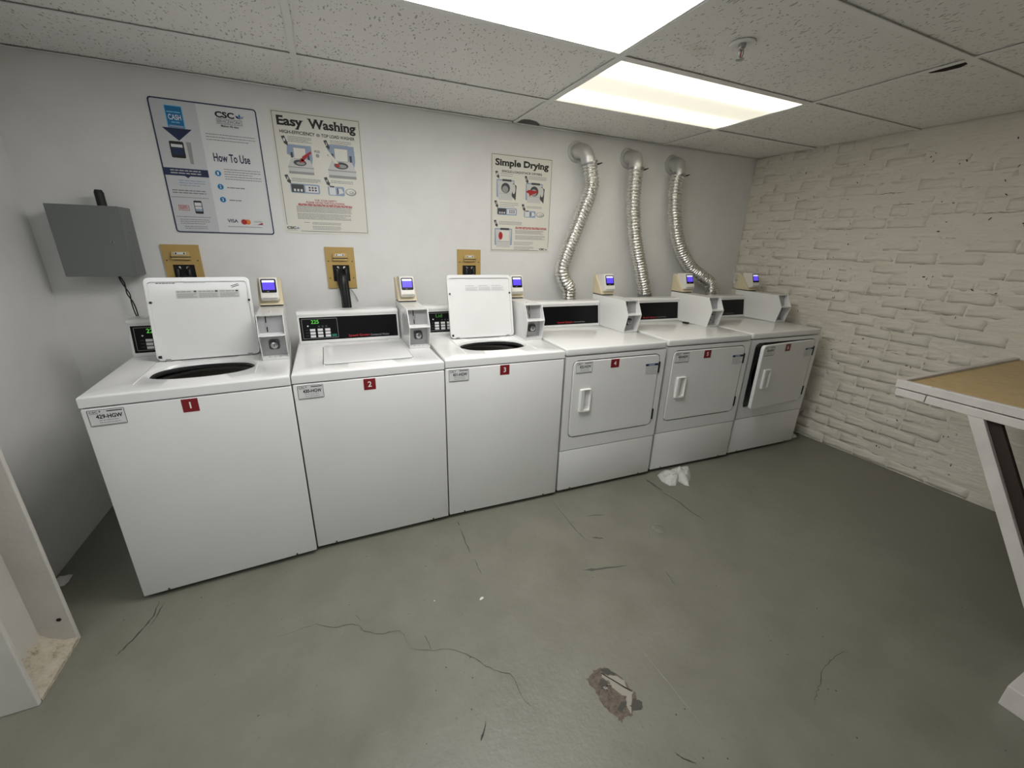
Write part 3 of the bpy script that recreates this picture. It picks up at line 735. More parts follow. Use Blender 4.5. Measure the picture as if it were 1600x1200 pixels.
def washer(num, code, loc, rz, T, shown, lid_open, label):
    W_, D_ = .651, .70
    t = thing('washing_machine', label, 'washing machine', loc, rz, 'row of top-load washers')
    ZJ = T-.0405; z0 = .016
    m = MB(); m.box(.003, .006, .02, D_, z0+.008, ZJ-.002); m.box(W_-.006, W_-.003, .02, D_, z0+.008, ZJ-.002)
    m.box(.006, W_-.006, D_-.003, D_, z0+.008, ZJ-.002); m.box(.006, W_-.006, .031, D_-.003, z0+.008, z0+.011)
    m.build('cabinet', ENAMEL, t)
    fp = MB(); fp.box(0, W_, 0, .030, z0+.004, ZJ-.0055, r=.006, seg=3)
    fp.build('front_panel', ENAMEL, t, smooth=.35)
    for x in (.085, W_-.085): MB().lathe([(.0001, -.0015), (.004, -.001), (.005, .0015)], (x, 0, z0+.012), RUBBER, 10, 'y', cap=False).build('panel_screw', None, t)
    feet(t, W_, D_)
    # top panel with wash-tub opening
    cx, cy, rx, ry = .325, .250, .190, .132
    def se(a, kx=1.0, e=2.4):
        c, s = math.cos(a), math.sin(a); return (cx+kx*rx*math.copysign(abs(c)**(2/e), c), cy+kx*ry*math.copysign(abs(s)**(2/e), s))
    r = .009
    out, inn = matched(r, r, W_-r, D_-r, cx, cy, lambda a: se(a))
    k = len(out); M = Vector((W_/2, D_/2))
    def grow(p, d): return (p[0]+(d if p[0] > W_-r-1e-6 else (-d if p[0] < r+1e-6 else 0)), p[1]+(d if p[1] > D_-r-1e-6 else (-d if p[1] < r+1e-6 else 0)))
    loops = [[(cx+(p[0]-cx)*.965, cy+(p[1]-cy)*.965, T-.016) for p in inn],
             [(cx+(p[0]-cx)*.980, cy+(p[1]-cy)*.980, T-.011) for p in inn],
             [(p[0], p[1], T-.0035) for p in inn],
             [(cx+(p[0]-cx)*1.025, cy+(p[1]-cy)*1.03, T) for p in inn],
             [(p[0], p[1], T) for p in out]]
    for q in (.3, .6, .85, 1.0):
        a = q*PI/2; loops.append([(*grow(p, r*math.sin(a)), T-r*(1-math.cos(a))) for p in out])
    loops.append([(*grow(p, r), ZJ) for p in out]); loops.append([(*grow(p, -.004), ZJ) for p in out])
    m = MB(); vs = [q for L_ in loops for q in L_]; fs = []
    for i in range(len(loops)-1):
        for j in range(k): fs.append((i*k+j, i*k+(j+1) % k, (i+1)*k+(j+1) % k, (i+1)*k+j))
    m.add(vs, fs); m.build('top_panel', ENAMEL, t, smooth=.7)
    for x in (.128, .523): MB().box(x-.003, x+.003, .09, .455, T-.001, T+.0016, r=.001).build('lid_seat_bead', ENAMEL, t)
    # tub ring and basket inside
    K = 48; m = MB(); vs = []; fs = []
    for kk, zz in ((.995, T-.018), (.945, T-.020), (.94, T-.030)): vs += [(*se(2*PI*i/K, kk, 2.1), zz) for i in range(K)]
    for i in range(2):
        for j in range(K): fs.append((i*K+j, i*K+(j+1) % K, (i+1)*K+(j+1) % K, (i+1)*K+j))
    m.add(vs, fs, mat('tub_ring_black', (.012, .012, .012), .5)); m.build('tub_ring', None, t, smooth=True)
    m = MB(); m.lathe([(.2225, T-.074), (.222, T-.085), (.222, T-.40), (.0001, T-.42)], (cx, .29, 0), mat('basket_steel', (.30, .28, .25), .5, .3), 40, cap=False); m.build('wash_basket', None, t, smooth=True)
    m = MB(); m.lathe([(.223, T-.066), (.206, T-.064), (.203, T-.074), (.223, T-.080)], (cx, .29, 0), mat('basket_rim_grey', (.55, .54, .52), .4), 40, cap=False); m.build('basket_rim', None, t, smooth=True)
    m = MB(); m.lathe([(.0001, T-.14), (.030, T-.145), (.036, T-.20), (.050, T-.34), (.12, T-.40)], (cx, .29, 0), mat('agitator_plastic', (.35, .35, .35), .5), 24, cap=False); m.build('agitator', None, t, smooth=True)
    # lid
    LW, LL = .392, .372
    if lid_open:
        piv = Vector((.131, .418, T+.006)); up = Vector((0, .085, .352)).normalized(); inn_n = Vector((0, -up.z, up.y))      # inside face looks at the camera
        Mx = Matrix(((1, 0, 0, piv.x), (0, up.y, -inn_n.y, piv.y), (0, up.z, -inn_n.z, piv.z), (0, 0, 0, 1)))   # local: x, length, depth (into lid)
        b = MB(); b.prism(rrect(0, 0, LW, LL-.01, .020, 5), .007, .017, 'z')
        o_ = rrect(0, 0, LW, LL-.01, .020, 5); i_ = rrect(.011, .008, LW-.011, LL-.028, .014, 5)
        plate_hole(o_, i_, .0, .010, lambda a, b_, h: (a, b_, h), b, None)
        lo = b.xf(Mx).build('lid', ENAMEL, t, smooth=.35)
        o3 = Mx @ Vector((0, 0, .0068)); sh = Sheet(o3, (1, 0, 0), up, .0004)
        pale = num == '3'
        A, B_, ink = (.125, .325, PALEINK if pale else PICM)
        sh.rect('instruction_label', PICL if not pale else STICK, .105, .270, .345, .306, 1)
        for q in range(3):
            xx = .105+.08*q
            sh.lines('label_print', ink, xx+.004, .300, xx+.060, .297, 1, .004, 2, 3+q)
            sh.lines('label_print', ink, xx+.004, .291, xx+.076, .274, 5, .0022, 2, 9+q)
            if not pale: sh.rect('label_print', PICD, xx+.066, .297, xx+.076, .304, 2)
        if not pale:
            sh.line('scribble', PICD, .315, .322, .345, .332, .003, 1); sh.line('scribble', PICD, .318, .316, .348, .326, .003, 1)
            sh.lines('scribble', PICD, .04, .338, .11, .338, 1, .003, 1, 4); sh.lines('scribble', PALEINK, .14, .339, .22, .339, 1, .0025, 1, 6)
        sh.build(lo)
        for xx in (.012, LW-.012):
            c_ = Mx @ Vector((xx, .255, -.001)); q = MB(); q.lathe([(.0001, -.004), (.004, -.004), (.0055, .004)], c_, RUBBER, 12, 'y', cap=False); q.build('lid_bumper', None, lo, smooth=True)
        c_ = Mx @ Vector((.012, .016, -.001)); MB().box(c_.x-.005, c_.x+.006, c_.y-.003, c_.y+.004, c_.z-.005, c_.z+.006, DARKGAP).build('hinge_notch', None, lo)
        for xx in (.03, LW-.05): MB().box(.131+xx, .131+xx+.02, .418, .445, T-.002, T+.012).build('lid_hinge', STEEL, lo)
    else:
        b = MB(); b.prism(rrect(.126, .110, .526, .470, .018, 5), T-.001, T+.0055, 'z', r=.0022); b.build('lid', ENAMEL, t, smooth=.35)
        s_ = MB(); s_.prism(rrect(.123, .107, .529, .473, .02, 5), T-.0015, T+.0004, 'z'); s_.build('lid_gap_shade', DARKGAP, t)  # dark sheet under the lid, standing for the shade in its gap
    console(t, .012, .535, T, 'washer', shown)
    coin_meter(t, .541, .649, T); card_reader(t, .543, .647, T)
    # printed cycle chart in front of the meter
    sh = Sheet((.549, .030, T), (1, 0, 0), (0, 1, 0), .0005)
    for x_ in (0, .042, .083): sh.line('cycle_chart', PALEINK, x_, 0, x_, .115, .0014)
    for y_ in (0, .055, .115): sh.line('cycle_chart', PALEINK, 0, y_, .083, y_, .0014)
    for ax in (.006, .048):
        for ay in (.012, .068):
            sh.lines('cycle_chart', PALEINK, ax, ay+.028, ax+.03, ay, 3, .0022, 1, int(ax*1000+ay*500))
    sh.build(t)
    sticker(t, code, .016, .786+T-.9, .116, .848+T-.9)
    number(t, num, .281, .798+T-.9, .332, .850+T-.9)
    return t

WPOS = [((-.002, -.035, 0), .056, .9005), ((.651, .019, 0), .0027, .8986), ((1.308, .025, 0), -.0329, .9025)]
washer('1', '429-HGW', *WPOS[0], '225', True, 'white top-load washer with red number 1 sticker, its lid standing open')
washer('2', '430-HGW', *WPOS[1], '225', False, 'white top-load washer with red number 2 sticker and a closed lid')
washer('3', '431-HGW', *WPOS[2], 'Lid', True, 'white top-load washer with red number 3 sticker, lid up, beside the dryers')

def dryer(num, code, loc, rz, T, door_deg, label):
    W_, D_ = .683, .70
    t = thing('clothes_dryer', label, 'clothes dryer', loc, rz, 'row of front-load dryers')
    ZJ = T-.0405; z0 = .016; zk = .292
    # hollow cabinet
    m = MB(); m.box(.003, .006, .02, D_, z0+.008, ZJ-.002); m.box(W_-.006, W_-.003, .02, D_, z0+.008, ZJ-.002)
    m.box(.006, W_-.006, D_-.003, D_, z0+.008, ZJ-.002); m.box(.006, W_-.006, .03, D_-.003, z0+.008, z0+.011)
    m.build('cabinet', ENAMEL, t)
    feet(t, W_, D_)
    MB().box(0, W_, 0, .028, z0+.004, zk-.0045, r=.006, seg=3).build('kick_panel', ENAMEL, t, smooth=.35)
    for x in (.085, W_-.085): MB().lathe([(.0001, -.0015), (.004, -.001), (.005, .0015)], (x, 0, z0+.012), RUBBER, 10, 'y', cap=False).build('panel_screw', None, t)
    # front frame with rounded door opening
    dx0, dx1, dz0, dz1 = .042, .645, .369, .839+(T-.907)
    hole = rrect(dx0, dz0, dx1, dz1, .030, 6)
    cxm, czm = (dx0+dx1)/2, (dz0+dz1)/2
    def ray_hole(a):
        best = None; c, s = math.cos(a), math.sin(a); q = len(hole)
        for i in range(q):
            x1_, y1_ = hole[i][0]-cxm, hole[i][1]-czm; x2_, y2_ = hole[(i+1) % q][0]-cxm, hole[(i+1) % q][1]-czm
            den = c*(y2_-y1_)-s*(x2_-x1_)
            if abs(den) < 1e-12: continue
            tt = (x1_*(y2_-y1_)-y1_*(x2_-x1_))/den; uu = (x1_*s-y1_*c)/den
            if tt > 0 and -1e-6 <= uu <= 1+1e-6 and (best is None or tt < best): best = tt
        return (cxm+c*best, czm+s*best)
    out, inn = matched(0, zk+.0005, W_, ZJ-.0055, cxm, czm, ray_hole, 96)
    m = MB(); plate_hole(out, inn, .022, 0, lambda a, b, h: (a, h, b), m, None); m.build('front_frame', ENAMEL, t)
    # recessed bulkhead with drum opening
    def circ(a): return (cxm-.01+.225*math.cos(a), czm-.0+.205*math.sin(a))
    out2, inn2 = matched(dx0-.015, dz0-.015, dx1+.015, dz1+.012, cxm, czm, circ, 64)
    m = MB(); plate_hole(out2, inn2, .034, .030, lambda a, b, h: (a, h, b), m, None); m.build('bulkhead', mat('bulkhead_grey', (.09, .09, .088), .4), t)
    m = MB(); m.box(dx0-.016, dx1+.016, .022, .034, dz0-.018, dz0-.004); m.build('sill', ENAMEL, t)
    m = MB(); K = 40; vs = []; fs = []
    for (rr, yy) in ((1.0, .034), (1.12, .06), (1.12, .50), (.001, .52)): vs += [(cxm-.01+.225*rr*math.cos(2*PI*i/K), yy, czm+.205*rr*math.sin(2*PI*i/K)) for i in range(K)]
    for i in range(3):
        for j in range(K): fs.append((i*K+j, i*K+(j+1) % K, (i+1)*K+(j+1) % K, (i+1)*K+j))
    m.add(vs, fs, mat('drum_dark', (.05, .05, .05), .5, .6)); m.build('drum', None, t, smooth=True)
    # lint-grille slats above the drum
    for q in range(4): MB().box(.06, .15, .026, .030, dz1-.035+.007*q, dz1-.032+.007*q, PICM).build('grille_slat', None, t)
    # top panel
    m = MB(); m.box(0, W_, 0, D_, ZJ, T, r=.009, seg=4); m.build('top_panel', ENAMEL, t, smooth=.7)
    console(t, .010, .568, T, 'dryer', None)
    coin_meter(t, .574, .680, T); card_reader(t, .576, .678, T)
    # door
    g = .0068; piv = Vector((dx1-g, -.002, 0)); Rz = Matrix.Translation(piv) @ Matrix.Rotation(math.radians(door_deg), 4, 'Z') @ Matrix.Translation(-piv)
    b = MB(); b.prism(rrect(dx0+g, dz0+g, dx1-g, dz1-g, .026, 6), -.003, .020, 'y', r=.0035)
    d_ = b.build('door', ENAMEL, t, smooth=.35)
    hx0, hx1, hz0, hz1 = .099, .171, .529, .669
    hnd = MB(); o_ = rrect(hx0, hz0, hx1, hz1, .007, 4); i_ = rrect(hx0+.026, hz0+.012, hx1-.006, hz1-.008, .005, 4)
    kk = len(o_)
    loops = [[(a, -.003, b_) for a, b_ in o_], [(a, -.012, b_) for a, b_ in o_], [(hx0+.005+(a-hx0)*.88, -.0165, (b_-.599)*.95+.599) for a, b_ in o_], [(a, -.015, b_) for a, b_ in i_], [(a, .004 if a < hx0+.05 else -.004, b_) for a, b_ in i_]]
    fs = []
    for i in range(len(loops)-1):
        for j in range(kk): fs.append((i*kk+j, i*kk+(j+1) % kk, (i+1)*kk+(j+1) % kk, (i+1)*kk+j))
    fs.append([4*kk+j for j in range(kk)])
    hnd.add([q for L_ in loops for q in L_], fs); hnd.build('handle', PLASTIC, d_)
    for hz in (.752, .445):
        MB().box(dx1-.008, dx1+.003, -.005, .004, hz-.034, hz+.034, DARKGAP).build('hinge', None, t)
    sticker(d_, code, .064, .764, .168, .828, -.0042); number(d_, num, .291, .779, .347, .829, -.0042)
    sh = Sheet((.540, -.0042, .714), (1, 0, 0), (0, 0, 1), .0003)
    sh.rect('warning_sticker', STICK, 0, 0, .093, .066); sh.rect('warning_print', NAVY, 0, .052, .093, .066, 2)
    sh.rect('warning_print', SKYINK, .022, .054, .066, .064, 3); sh.lines('warning_print', PICM, .004, .044, .088, .006, 6, .003, 2, 5)
    sh.build(d_)
    if door_deg: d_.matrix_local = Rz
    return t
DPOS = [((1.974, .011, 0), -.0307, .9069), ((2.681, .001, 0), -.047, .9107), ((3.389, -.021, 0), -.0351, .9122)]
dryer('4', '432-HGW', *DPOS[0], 0, 'white front-load dryer with red number 4 sticker, next to washer 3')
dryer('5', '433-HGW', *DPOS[1], 0, 'white front-load dryer with red number 5 sticker, middle of the three dryers')
dryer('6', '434-HGW', *DPOS[2], 5.3, 'white front-load dryer with red number 6 sticker, its door ajar')

# ------------------------------------------------------------------ foil ducts
def duct(wall, hose, end_ring, label):
    t = thing('dryer_duct', label, 'dryer duct', (0, 0, 0), 0, 'foil dryer vent ducts on the back wall')
    wx, wz = wall
    t.location = (wx, YB, wz); inv = Vector((-wx, -YB, -wz))
    sh = lambda L_: [Vector(p)+inv for p in L_]
    h0 = Vector(hose[0])
    r = MB(); k = 36
    r.lathe([(.060, -.0005), (.061, -.006), (.069, -.006), (.070, -.0005)], (0, 0, 0), GALV, k, 'y', cap=False); r.build('wall_flange', None, t, smooth=True)
    el = catmull([(wx, YB-.012, wz), (wx, YB-.042, wz), (wx+(h0.x-wx)*.45, YB-.085, wz-.018), (wx+(h0.x-wx)*.8, h0.y+.004, wz-.055), tuple(h0+Vector((0, 0, -.012)))], 3)
    e = MB(); e.tube(sh(el), [.0475+.0012*(i % 3 == 0) for i in range(len(el))], GALV, 22); e.build('elbow', None, t, smooth=.35)
    P = catmull(hose, 90); L_ = 0; rad = []; prev = P[0]; Q = []; acc = 0
    for p in P:                                     # resample to an even step
        if not Q: Q.append(p); continue
        if (p-Q[-1]).length >= .0034: Q.append(p)
    tot = sum((Q[i+1]-Q[i]).length for i in range(len(Q)-1)); s_ = 0; rnd_ = random.Random(int(wx*100))
    ph = [rnd_.uniform(0, 6) for _ in range(4)]
    for i, q in enumerate(Q):
        if i: s_ += (q-Q[i-1]).length
        def rf(a, s_=s_):
            hel = 2*PI*s_/.021+a
            base = .0492+.0046*math.sin(hel)+.0014*math.sin(2*hel+1)
            cr = noise.noise(Vector((math.cos(a)*2.2, math.sin(a)*2.2, s_*40+ph[0])))*.0022+noise.noise(Vector((math.cos(a)*5, math.sin(a)*5, s_*120+ph[1])))*.0010
            return base+cr
        rad.append(rf)
    hm = MB(); hm.tube(sh(Q), rad, FOIL, 28); hm.build('flexible_hose', None, t, smooth=1.2)
    d0 = (Q[3]-Q[0]).normalized(); c0 = Q[2]+inv
    cl = MB(); cl.tube([c0-d0*.008, c0-d0*.0075, c0+d0*.0075, c0+d0*.008], [.053, .056, .056, .053], STEEL, 26); cl.build('hose_clamp', None, t, smooth=.35)
    tl = MB(); tl.tube([c0+Vector((.050, -.012, -.004)), c0+Vector((.068, -.018, .0)), c0+Vector((.090, -.024, .008))], [.007, .0055, .003], RUBBER, 8); tl.build('clamp_tail', None, t, smooth=True)
    qn = Q[-1]+inv; dn = (Q[-1]-Q[-5]).normalized()
    if end_ring:
        cc = Q[int(len(Q)*end_ring)]+inv; dd = (Q[int(len(Q)*end_ring)+2]-Q[int(len(Q)*end_ring)-2]).normalized()
        cl = MB(); cl.tube([cc-dd*.012, cc-dd*.0115, cc+dd*.0115, cc+dd*.012], [.052, .0555, .0555, .052], STEEL, 26); cl.build('end_clamp', None, t, smooth=.35)
    pp = MB(); pp.tube([qn-dn*.02, qn+dn*.04, qn+Vector((0, -.04, -.09))], [.05, .05, .05], GALV, 22); pp.build('exhaust_stub', None, t, smooth=.35)
    return t
Yd = .822
duct((2.505, 2.05), [(2.545, Yd, 1.975), (2.562, Yd, 1.92), (2.580, Yd, 1.833), (2.555, Yd, 1.74), (2.52, Yd, 1.65), (2.465, Yd, 1.51), (2.413, Yd, 1.375), (2.385, Yd, 1.28), (2.408, Yd, 1.20), (2.450, Yd, 1.145), (2.458, Yd, 1.08), (2.455, Yd, .97)], 0, 'leftmost foil duct, kinked near its foot, behind dryer 4')
duct((2.945, 2.05), [(2.945, Yd, 1.975), (2.945, Yd, 1.90), (2.950, Yd, 1.80), (2.965, Yd, 1.68), (3.000, Yd, 1.53), (3.045, Yd, 1.40), (3.105, Yd, 1.25), (3.150, Yd, 1.14), (3.165, Yd, 1.08), (3.175, Yd, .97)], .90, 'middle foil duct hanging nearly straight, with a ring at its foot')
duct((3.365, 2.045), [(3.345, Yd, 1.965), (3.335, Yd, 1.90), (3.343, Yd, 1.79), (3.372, Yd, 1.662), (3.43, Yd, 1.51), (3.515, Yd, 1.385), (3.64, Yd, 1.275), (3.775, Yd, 1.205), (3.865, Yd, 1.160), (3.905, Yd, 1.09), (3.915, Yd, .99)], 0, 'rightmost foil duct sweeping sideways above dryer 5')

# ------------------------------------------------------------------ outlet boxes, hoses
def valve_box(x0, x1, z0, z1, label):
    t = thing('washer_outlet_box', label, 'outlet box', ((x0+x1)/2, YB, z0), 0, 'ochre washer outlet boxes')
    w2 = (x1-x0)/2; H = z1-z0
    out, inn = matched(-w2, 0, w2, H, 0, H*.37, lambda a: None or (0, 0), 40)
    hole = (-w2*.58, H*.17, w2*.58, H*.57); cx, cz = 0, H*.37
    def rh(a):
        c, s = math.cos(a), math.sin(a)
        tx = (hole[2]/c if c > 1e-9 else (hole[0]/c if c < -1e-9 else 1e9)); ty = ((hole[3]-cz)/s if s > 1e-9 else ((hole[1]-cz)/s if s < -1e-9 else 1e9))
        tt = min(tx, ty); return (c*tt, cz+s*tt)
    cors = [math.atan2(z-cz, x) % (2*PI) for x in (hole[0], hole[2]) for z in (hole[1], hole[3])]
    angs = sorted(set([round(2*PI*i/40, 5) for i in range(40)]+[round(a, 5) for a in cors]+[round(math.atan2(z-cz, x) % (2*PI), 5) for x in (-w2, w2) for z in (0, H)]))
    out = []; inn = []
    for a in angs:
        c, s = math.cos(a), math.sin(a)
        tx = (w2/c if c > 1e-9 else (-w2/c if c < -1e-9 else 1e9)); ty = ((H-cz)/s if s > 1e-9 else (-cz/s if s < -1e-9 else 1e9)); tt = min(tx, ty)
        out.append((c*tt, cz+s*tt)); inn.append(rh(a))
    m = MB(); plate_hole(out, inn, -.001, -.010, lambda a, b, h: (a, h, b), m, None); m.build('cover_plate', GOLD, t)
    m = MB(); m.box(hole[0], hole[2], -.003, -.001, hole[1], hole[3]); m.build('recess_back', DARKGAP, t)
    for sx in (-.4, .4):
        MB().lathe([(.0001, -.020), (.008, -.018), (.008, -.002)], (sx*hole[2], 0, H*.50), STEEL, 12, 'y', cap=False).build('valve', None, t, smooth=True)
    # lever handle hood
    hw = w2*.52
    m = MB(); m.prism([(-hw, H*.68), (hw, H*.68), (hw*.96, H*.80), (hw*.9, H*.86), (-hw*.9, H*.86), (-hw*.96, H*.80)], -.026, -.009, 'y', r=.003); lv = m.build('lever', GOLDLT, t, smooth=.35)
    MB().box(-hw*1.02, hw*1.02, -.032, -.024, H*.735, H*.748, RUBBER).build('lever_gap', None, lv)
    MB().box(-hw*.6, hw*.6, -.0275, -.0262, H*.79, H*.84, STICK).build('lever_label', None, lv)
    for sx in (-1, 1): MB().box(sx*hw*.42-.003, sx*hw*.42+.003, -.0282, -.0272, H*.80, H*.83, DARKGAP).build('label_mark', None, lv)
    for sx in (-.82, .82):
        for zz in (.25, .66): MB().lathe([(.0001, -.012), (.003, -.0118), (.004, -.0095)], (sx*w2, 0, zz*H), PICD, 8, 'y', cap=False).build('screw', None, t)
    return t
VB = [valve_box(.064, .226, 1.157, 1.391, 'ochre washer outlet box half hidden behind the open lid of washer 1'), valve_box(.834, .995, 1.157, 1.393, 'ochre washer outlet box with black hoses hanging down behind washer 2'), valve_box(1.638, 1.800, 1.157, 1.394, 'ochre washer outlet box above the open lid of washer 3')]
def hose(parent, path, r, name, mat_=BLACKCABLE):
    L_ = parent.location
    return MB().tube([p-L_ for p in catmull(path, 8)], r, mat_, 12).build(name, None, parent, smooth=True)
for x, vb in zip((.145, .915, 1.719), VB):
    hose(vb, [(x-.024, YB-.010, 1.275), (x-.024, YB-.028, 1.262), (x-.022, YB-.034, 1.20), (x-.012, YB-.040, 1.13), (x-.010, YB-.045, 1.03), (x-.010, YB-.06, .80)], .0085, 'supply_hose')
    hose(vb, [(x+.024, YB-.010, 1.275), (x+.024, YB-.028, 1.262), (x+.024, YB-.034, 1.21), (x+.026, YB-.030, 1.13), (x+.028, YB-.034, 1.03), (x+.028, YB-.06, .80)], .0085, 'supply_hose')
    hose(vb, [(x+.006, YB-.012, 1.19), (x+.004, YB-.042, 1.225), (x+.002, YB-.058, 1.20), (x+.003, YB-.066, 1.14), (x+.006, YB-.07, 1.03), (x+.006, YB-.075, .78)], .019, 'drain_hose')
hose(VB[1], [(.945, YB-.03, 1.150), (.962, YB-.02, 1.142), (.980, YB-.015, 1.11), (.993, YB-.012, 1.076)], .0025, 'loose_wire', PICM)

# ------------------------------------------------------------------ grey control box with antenna
t = thing('control_box', 'grey metal control box mounted on the back wall at the left', 'control box', (-.150, YB, 1.243))
m = MB(); m.box(-.128, .128, -.128, 0, 0, .312, r=.003); m.build('enclosure', BOXG, t, smooth=.35)
m = MB(); m.box(-.130, .1265, -.134, -.128, -.002, .313, r=.0015); m.build('cover', BOXG, t)
m = MB(); m.lathe([(.0001, -.138), (.007, -.138), (.009, -.134)], (.074, 0, .155), STEEL, 18, 'y', cap=False); m.build('key_lock', None, t, smooth=True)
MB().box(.0725, .0755, -.1387, -.1378, .150, .160, DARKGAP).build('keyhole', None, t)
for k, (yy, zz) in enumerate(((-.07, .25), (-.07, .20), (-.07, .15), (-.07, .10), (-.07, .05))):
    MB().lathe([(.0001, .1295), (.007, .1293), (.009, .128)], (0, yy, zz), BOXG, 14, 'x', cap=False).build('knockout', None, t)
m = MB(); m.tube([(.052, -.075, .312), (.052, -.075, .372), (.052, -.075, .384)], [.0175, .0175, .013], RUBBER, 18); m.build('antenna', None, t, smooth=.35)
for k in range(2):
    s = 1 if k else -1
    hose(t, [(-.115+.002*s, YB-.06, 1.242), (-.108+.004*s, YB-.05, 1.20), (-.100-.005*s, YB-.05, 1.15), (-.094+.003*s, YB-.05, 1.11), (-.090+.005*s, YB-.05, 1.06), (-.086, YB-.05, 1.0), (-.08, YB-.08, .93)], .0028, 'wire')

# ------------------------------------------------------------------ posters
def arrowtag(sh, x, y, dgt):
    sh.poly('step_arrow#'+dgt, PICD, [(x, y), (x+.016, y+.004), (x+.026, y-.024), (x+.030, y-.022), (x+.027, y-.042), (x+.008, y-.030), (x+.012, y-.029)], 2)
    sh.text('step_numeral#'+dgt, WHITEINK, dgt, x+.010, y-.022, x+.018, y-.008, 3, bold=.02)
def leaf(sh, grp, x, y, s):
    for k, (a, mm) in enumerate(((-.9, NAVY), (0, BLUE), (.9, SKYINK))):
        c, q = math.cos(PI/2-a), math.sin(PI/2-a)
        sh.poly(grp, mm, [(x, y), (x+s*(.55*c-.22*q), y+s*(.55*q+.22*c)), (x+s*c, y+s*q), (x+s*(.55*c+.22*q), y+s*(.55*q-.22*c))], 2+k*.2)
# how-to-use poster
t = thing('instruction_poster', 'white how-to-use poster with navy frame and blue arrow, leftmost on the wall', 'poster', (.147, YB, 1.452))
W_, H_ = .443, .600
MB().prism(rrect(0, 0, W_, H_, .014, 5), -.003, -.0003, 'y').build('poster_board', POSTERW, t)
sh = Sheet((0, -.003, 0), (1, 0, 0), (0, 0, 1), .0004)
sh.frame('border', NAVY, rrect(0, 0, W_, H_, .014, 5), rrect(.0055, .0055, W_-.0055, H_-.0055, .010, 5), 3)
sh.rect('side_panel', POSTERG, .004, .004, .187, H_-.004, 1)
sh.poly('arrow', CYAN, [(.057, .480), (.130, .480), (.130, .574), (.057, .574)], 1.5); sh.rect('arrow', BLUE, .061, .478, .126, .570, 2)
sh.poly('arrow', NAVY, [(.034, .477), (.092, .423), (.153, .477)], 2.5); sh.rect('arrow', SKYINK, .064, .481, .124, .489, 2.5)
sh.text('cash_lettering', WHITEINK, 'CASH', .068, .512, .119, .535, 3, bold=.015)
sh.lines('cash_lettering', CYAN, .066, .545, .120, .545, 1, .004, 3, 2); sh.lines('cash_lettering', CYAN, .078, .502, .110, .502, 1, .004, 3, 3)
sh.poly('reader_picture', PICL, [(.052, .338), (.128, .323), (.140, .33), (.140, .420), (.105, .420), (.05, .35)], 1.5)
sh.poly('reader_picture', PICM, [(.120, .325), (.134, .323), (.138, .420), (.118, .421)], 2)
sh.poly('reader_picture', BLACKINK, rrect(.049, .347, .107, .420, .006, 3), 2.5); sh.rect('reader_picture', NAVY, .055, .360, .101, .392, 3); sh.rect('reader_picture', POSTERW, .055, .394, .101, .407, 3)
sh.rect('banner', NAVY, .004, .267, .187, .301, 2); sh.poly('banner', NAVY, [(.085, .267), (.097, .258), (.109, .267)], 2)
sh.lines('banner_print', PALEINK, .030, .291, .155, .279, 2, .005, 3, 4)
sh.lines('small_print', SKYINK, .056, .246, .165, .224, 3, .004, 2, 5); sh.lines('small_print', TEXTG, .020, .200, .160, .189, 2, .004, 2, 6)
sh.lines('small_print', TEXTG, .010, .168, .166, .168, 1, .0024, 2, 7)
sh.frame('ticket_picture', REDINK, [(.031, .106), (.075, .106), (.075, .131), (.031, .131)], [(.033, .108), (.073, .108), (.073, .129), (.033, .129)], 2)
sh.lines('ticket_picture', REDINK, .036, .125, .070, .114, 3, .003, 2, 8)
sh.poly('phone_picture', BLACKINK, rrect(.098, .093, .133, .155, .005, 3), 2); sh.rect('phone_picture', POSTERW, .101, .104, .130, .146, 2.5); sh.rect('phone_picture', SKYINK, .101, .104, .130, .116, 3); sh.rect('phone_picture', PICD, .101, .127, .130, .130, 3)
sh.lines('small_print', TEXTG, .013, .076, .160, .076, 1, .0024, 2, 9); sh.lines('small_print', TEXTG, .026, .063, .152, .044, 3, .0024, 2, 10); sh.lines('small_print', TEXTG, .040, .030, .137, .021, 2, .0024, 2, 11)
sh.text('brand_lettering', BLACKINK, 'CSC', .261, .545, .343, .572, 2, bold=.04); leaf(sh, 'brand_leaf', .366, .547, .024)
sh.line('brand_lettering', BLACKINK, .262, .541, .376, .541, .0015, 2); sh.line('brand_lettering', BLACKINK, .262, .519, .376, .519, .0015, 2)
sh.text('brand_lettering', PICD, 'SERVICEWORKS', .263, .523, .374, .537, 2); sh.text('brand_lettering', BLACKINK, 'Making life easy', .280, .502, .356, .515, 2, bold=.02)
sh.lines('small_print', TEXTG, .207, .468, .420, .443, 3, .0026, 2, 12)
sh.text('headline', NAVY, 'How To Use', .222, .345, .382, .384, 2, bold=.020)
for k, y in enumerate((.291, .228, .167)):
    sh.ell('step_circle#%d' % k, CYAN, .229, y, .0145, k=1.5); sh.ell('step_circle#%d' % k, BLUE, .229, y, .0125, k=2); sh.text('step_numeral#%d' % k, WHITEINK, str(k+1), .2255, y-.007, .2325, y+.007, 3, bold=.02)
sh.lines('small_print', TEXTG, .257, .312, .420, .267, 5, .0028, 2, 13); sh.lines('small_print', TEXTG, .257, .226, .336, .226, 1, .004, 2, 14); sh.lines('small_print', TEXTG, .257, .166, .312, .166, 1, .004, 2, 15)
sh.text('card_mark#v', NAVY, 'VISA', .232, .056, .280, .073, 2, bold=.02)
sh.ell('card_mark#m', REDINK, .307, .061, .0135, k=2); sh.ell('card_mark#m', ORANGEINK, .324, .061, .0135, k=1.5)
sh.frame('card_mark#d', PALEINK, [(.353, .048), (.394, .048), (.394, .070), (.353, .070)], [(.354, .049), (.393, .049), (.393, .069), (.354, .069)], 2)
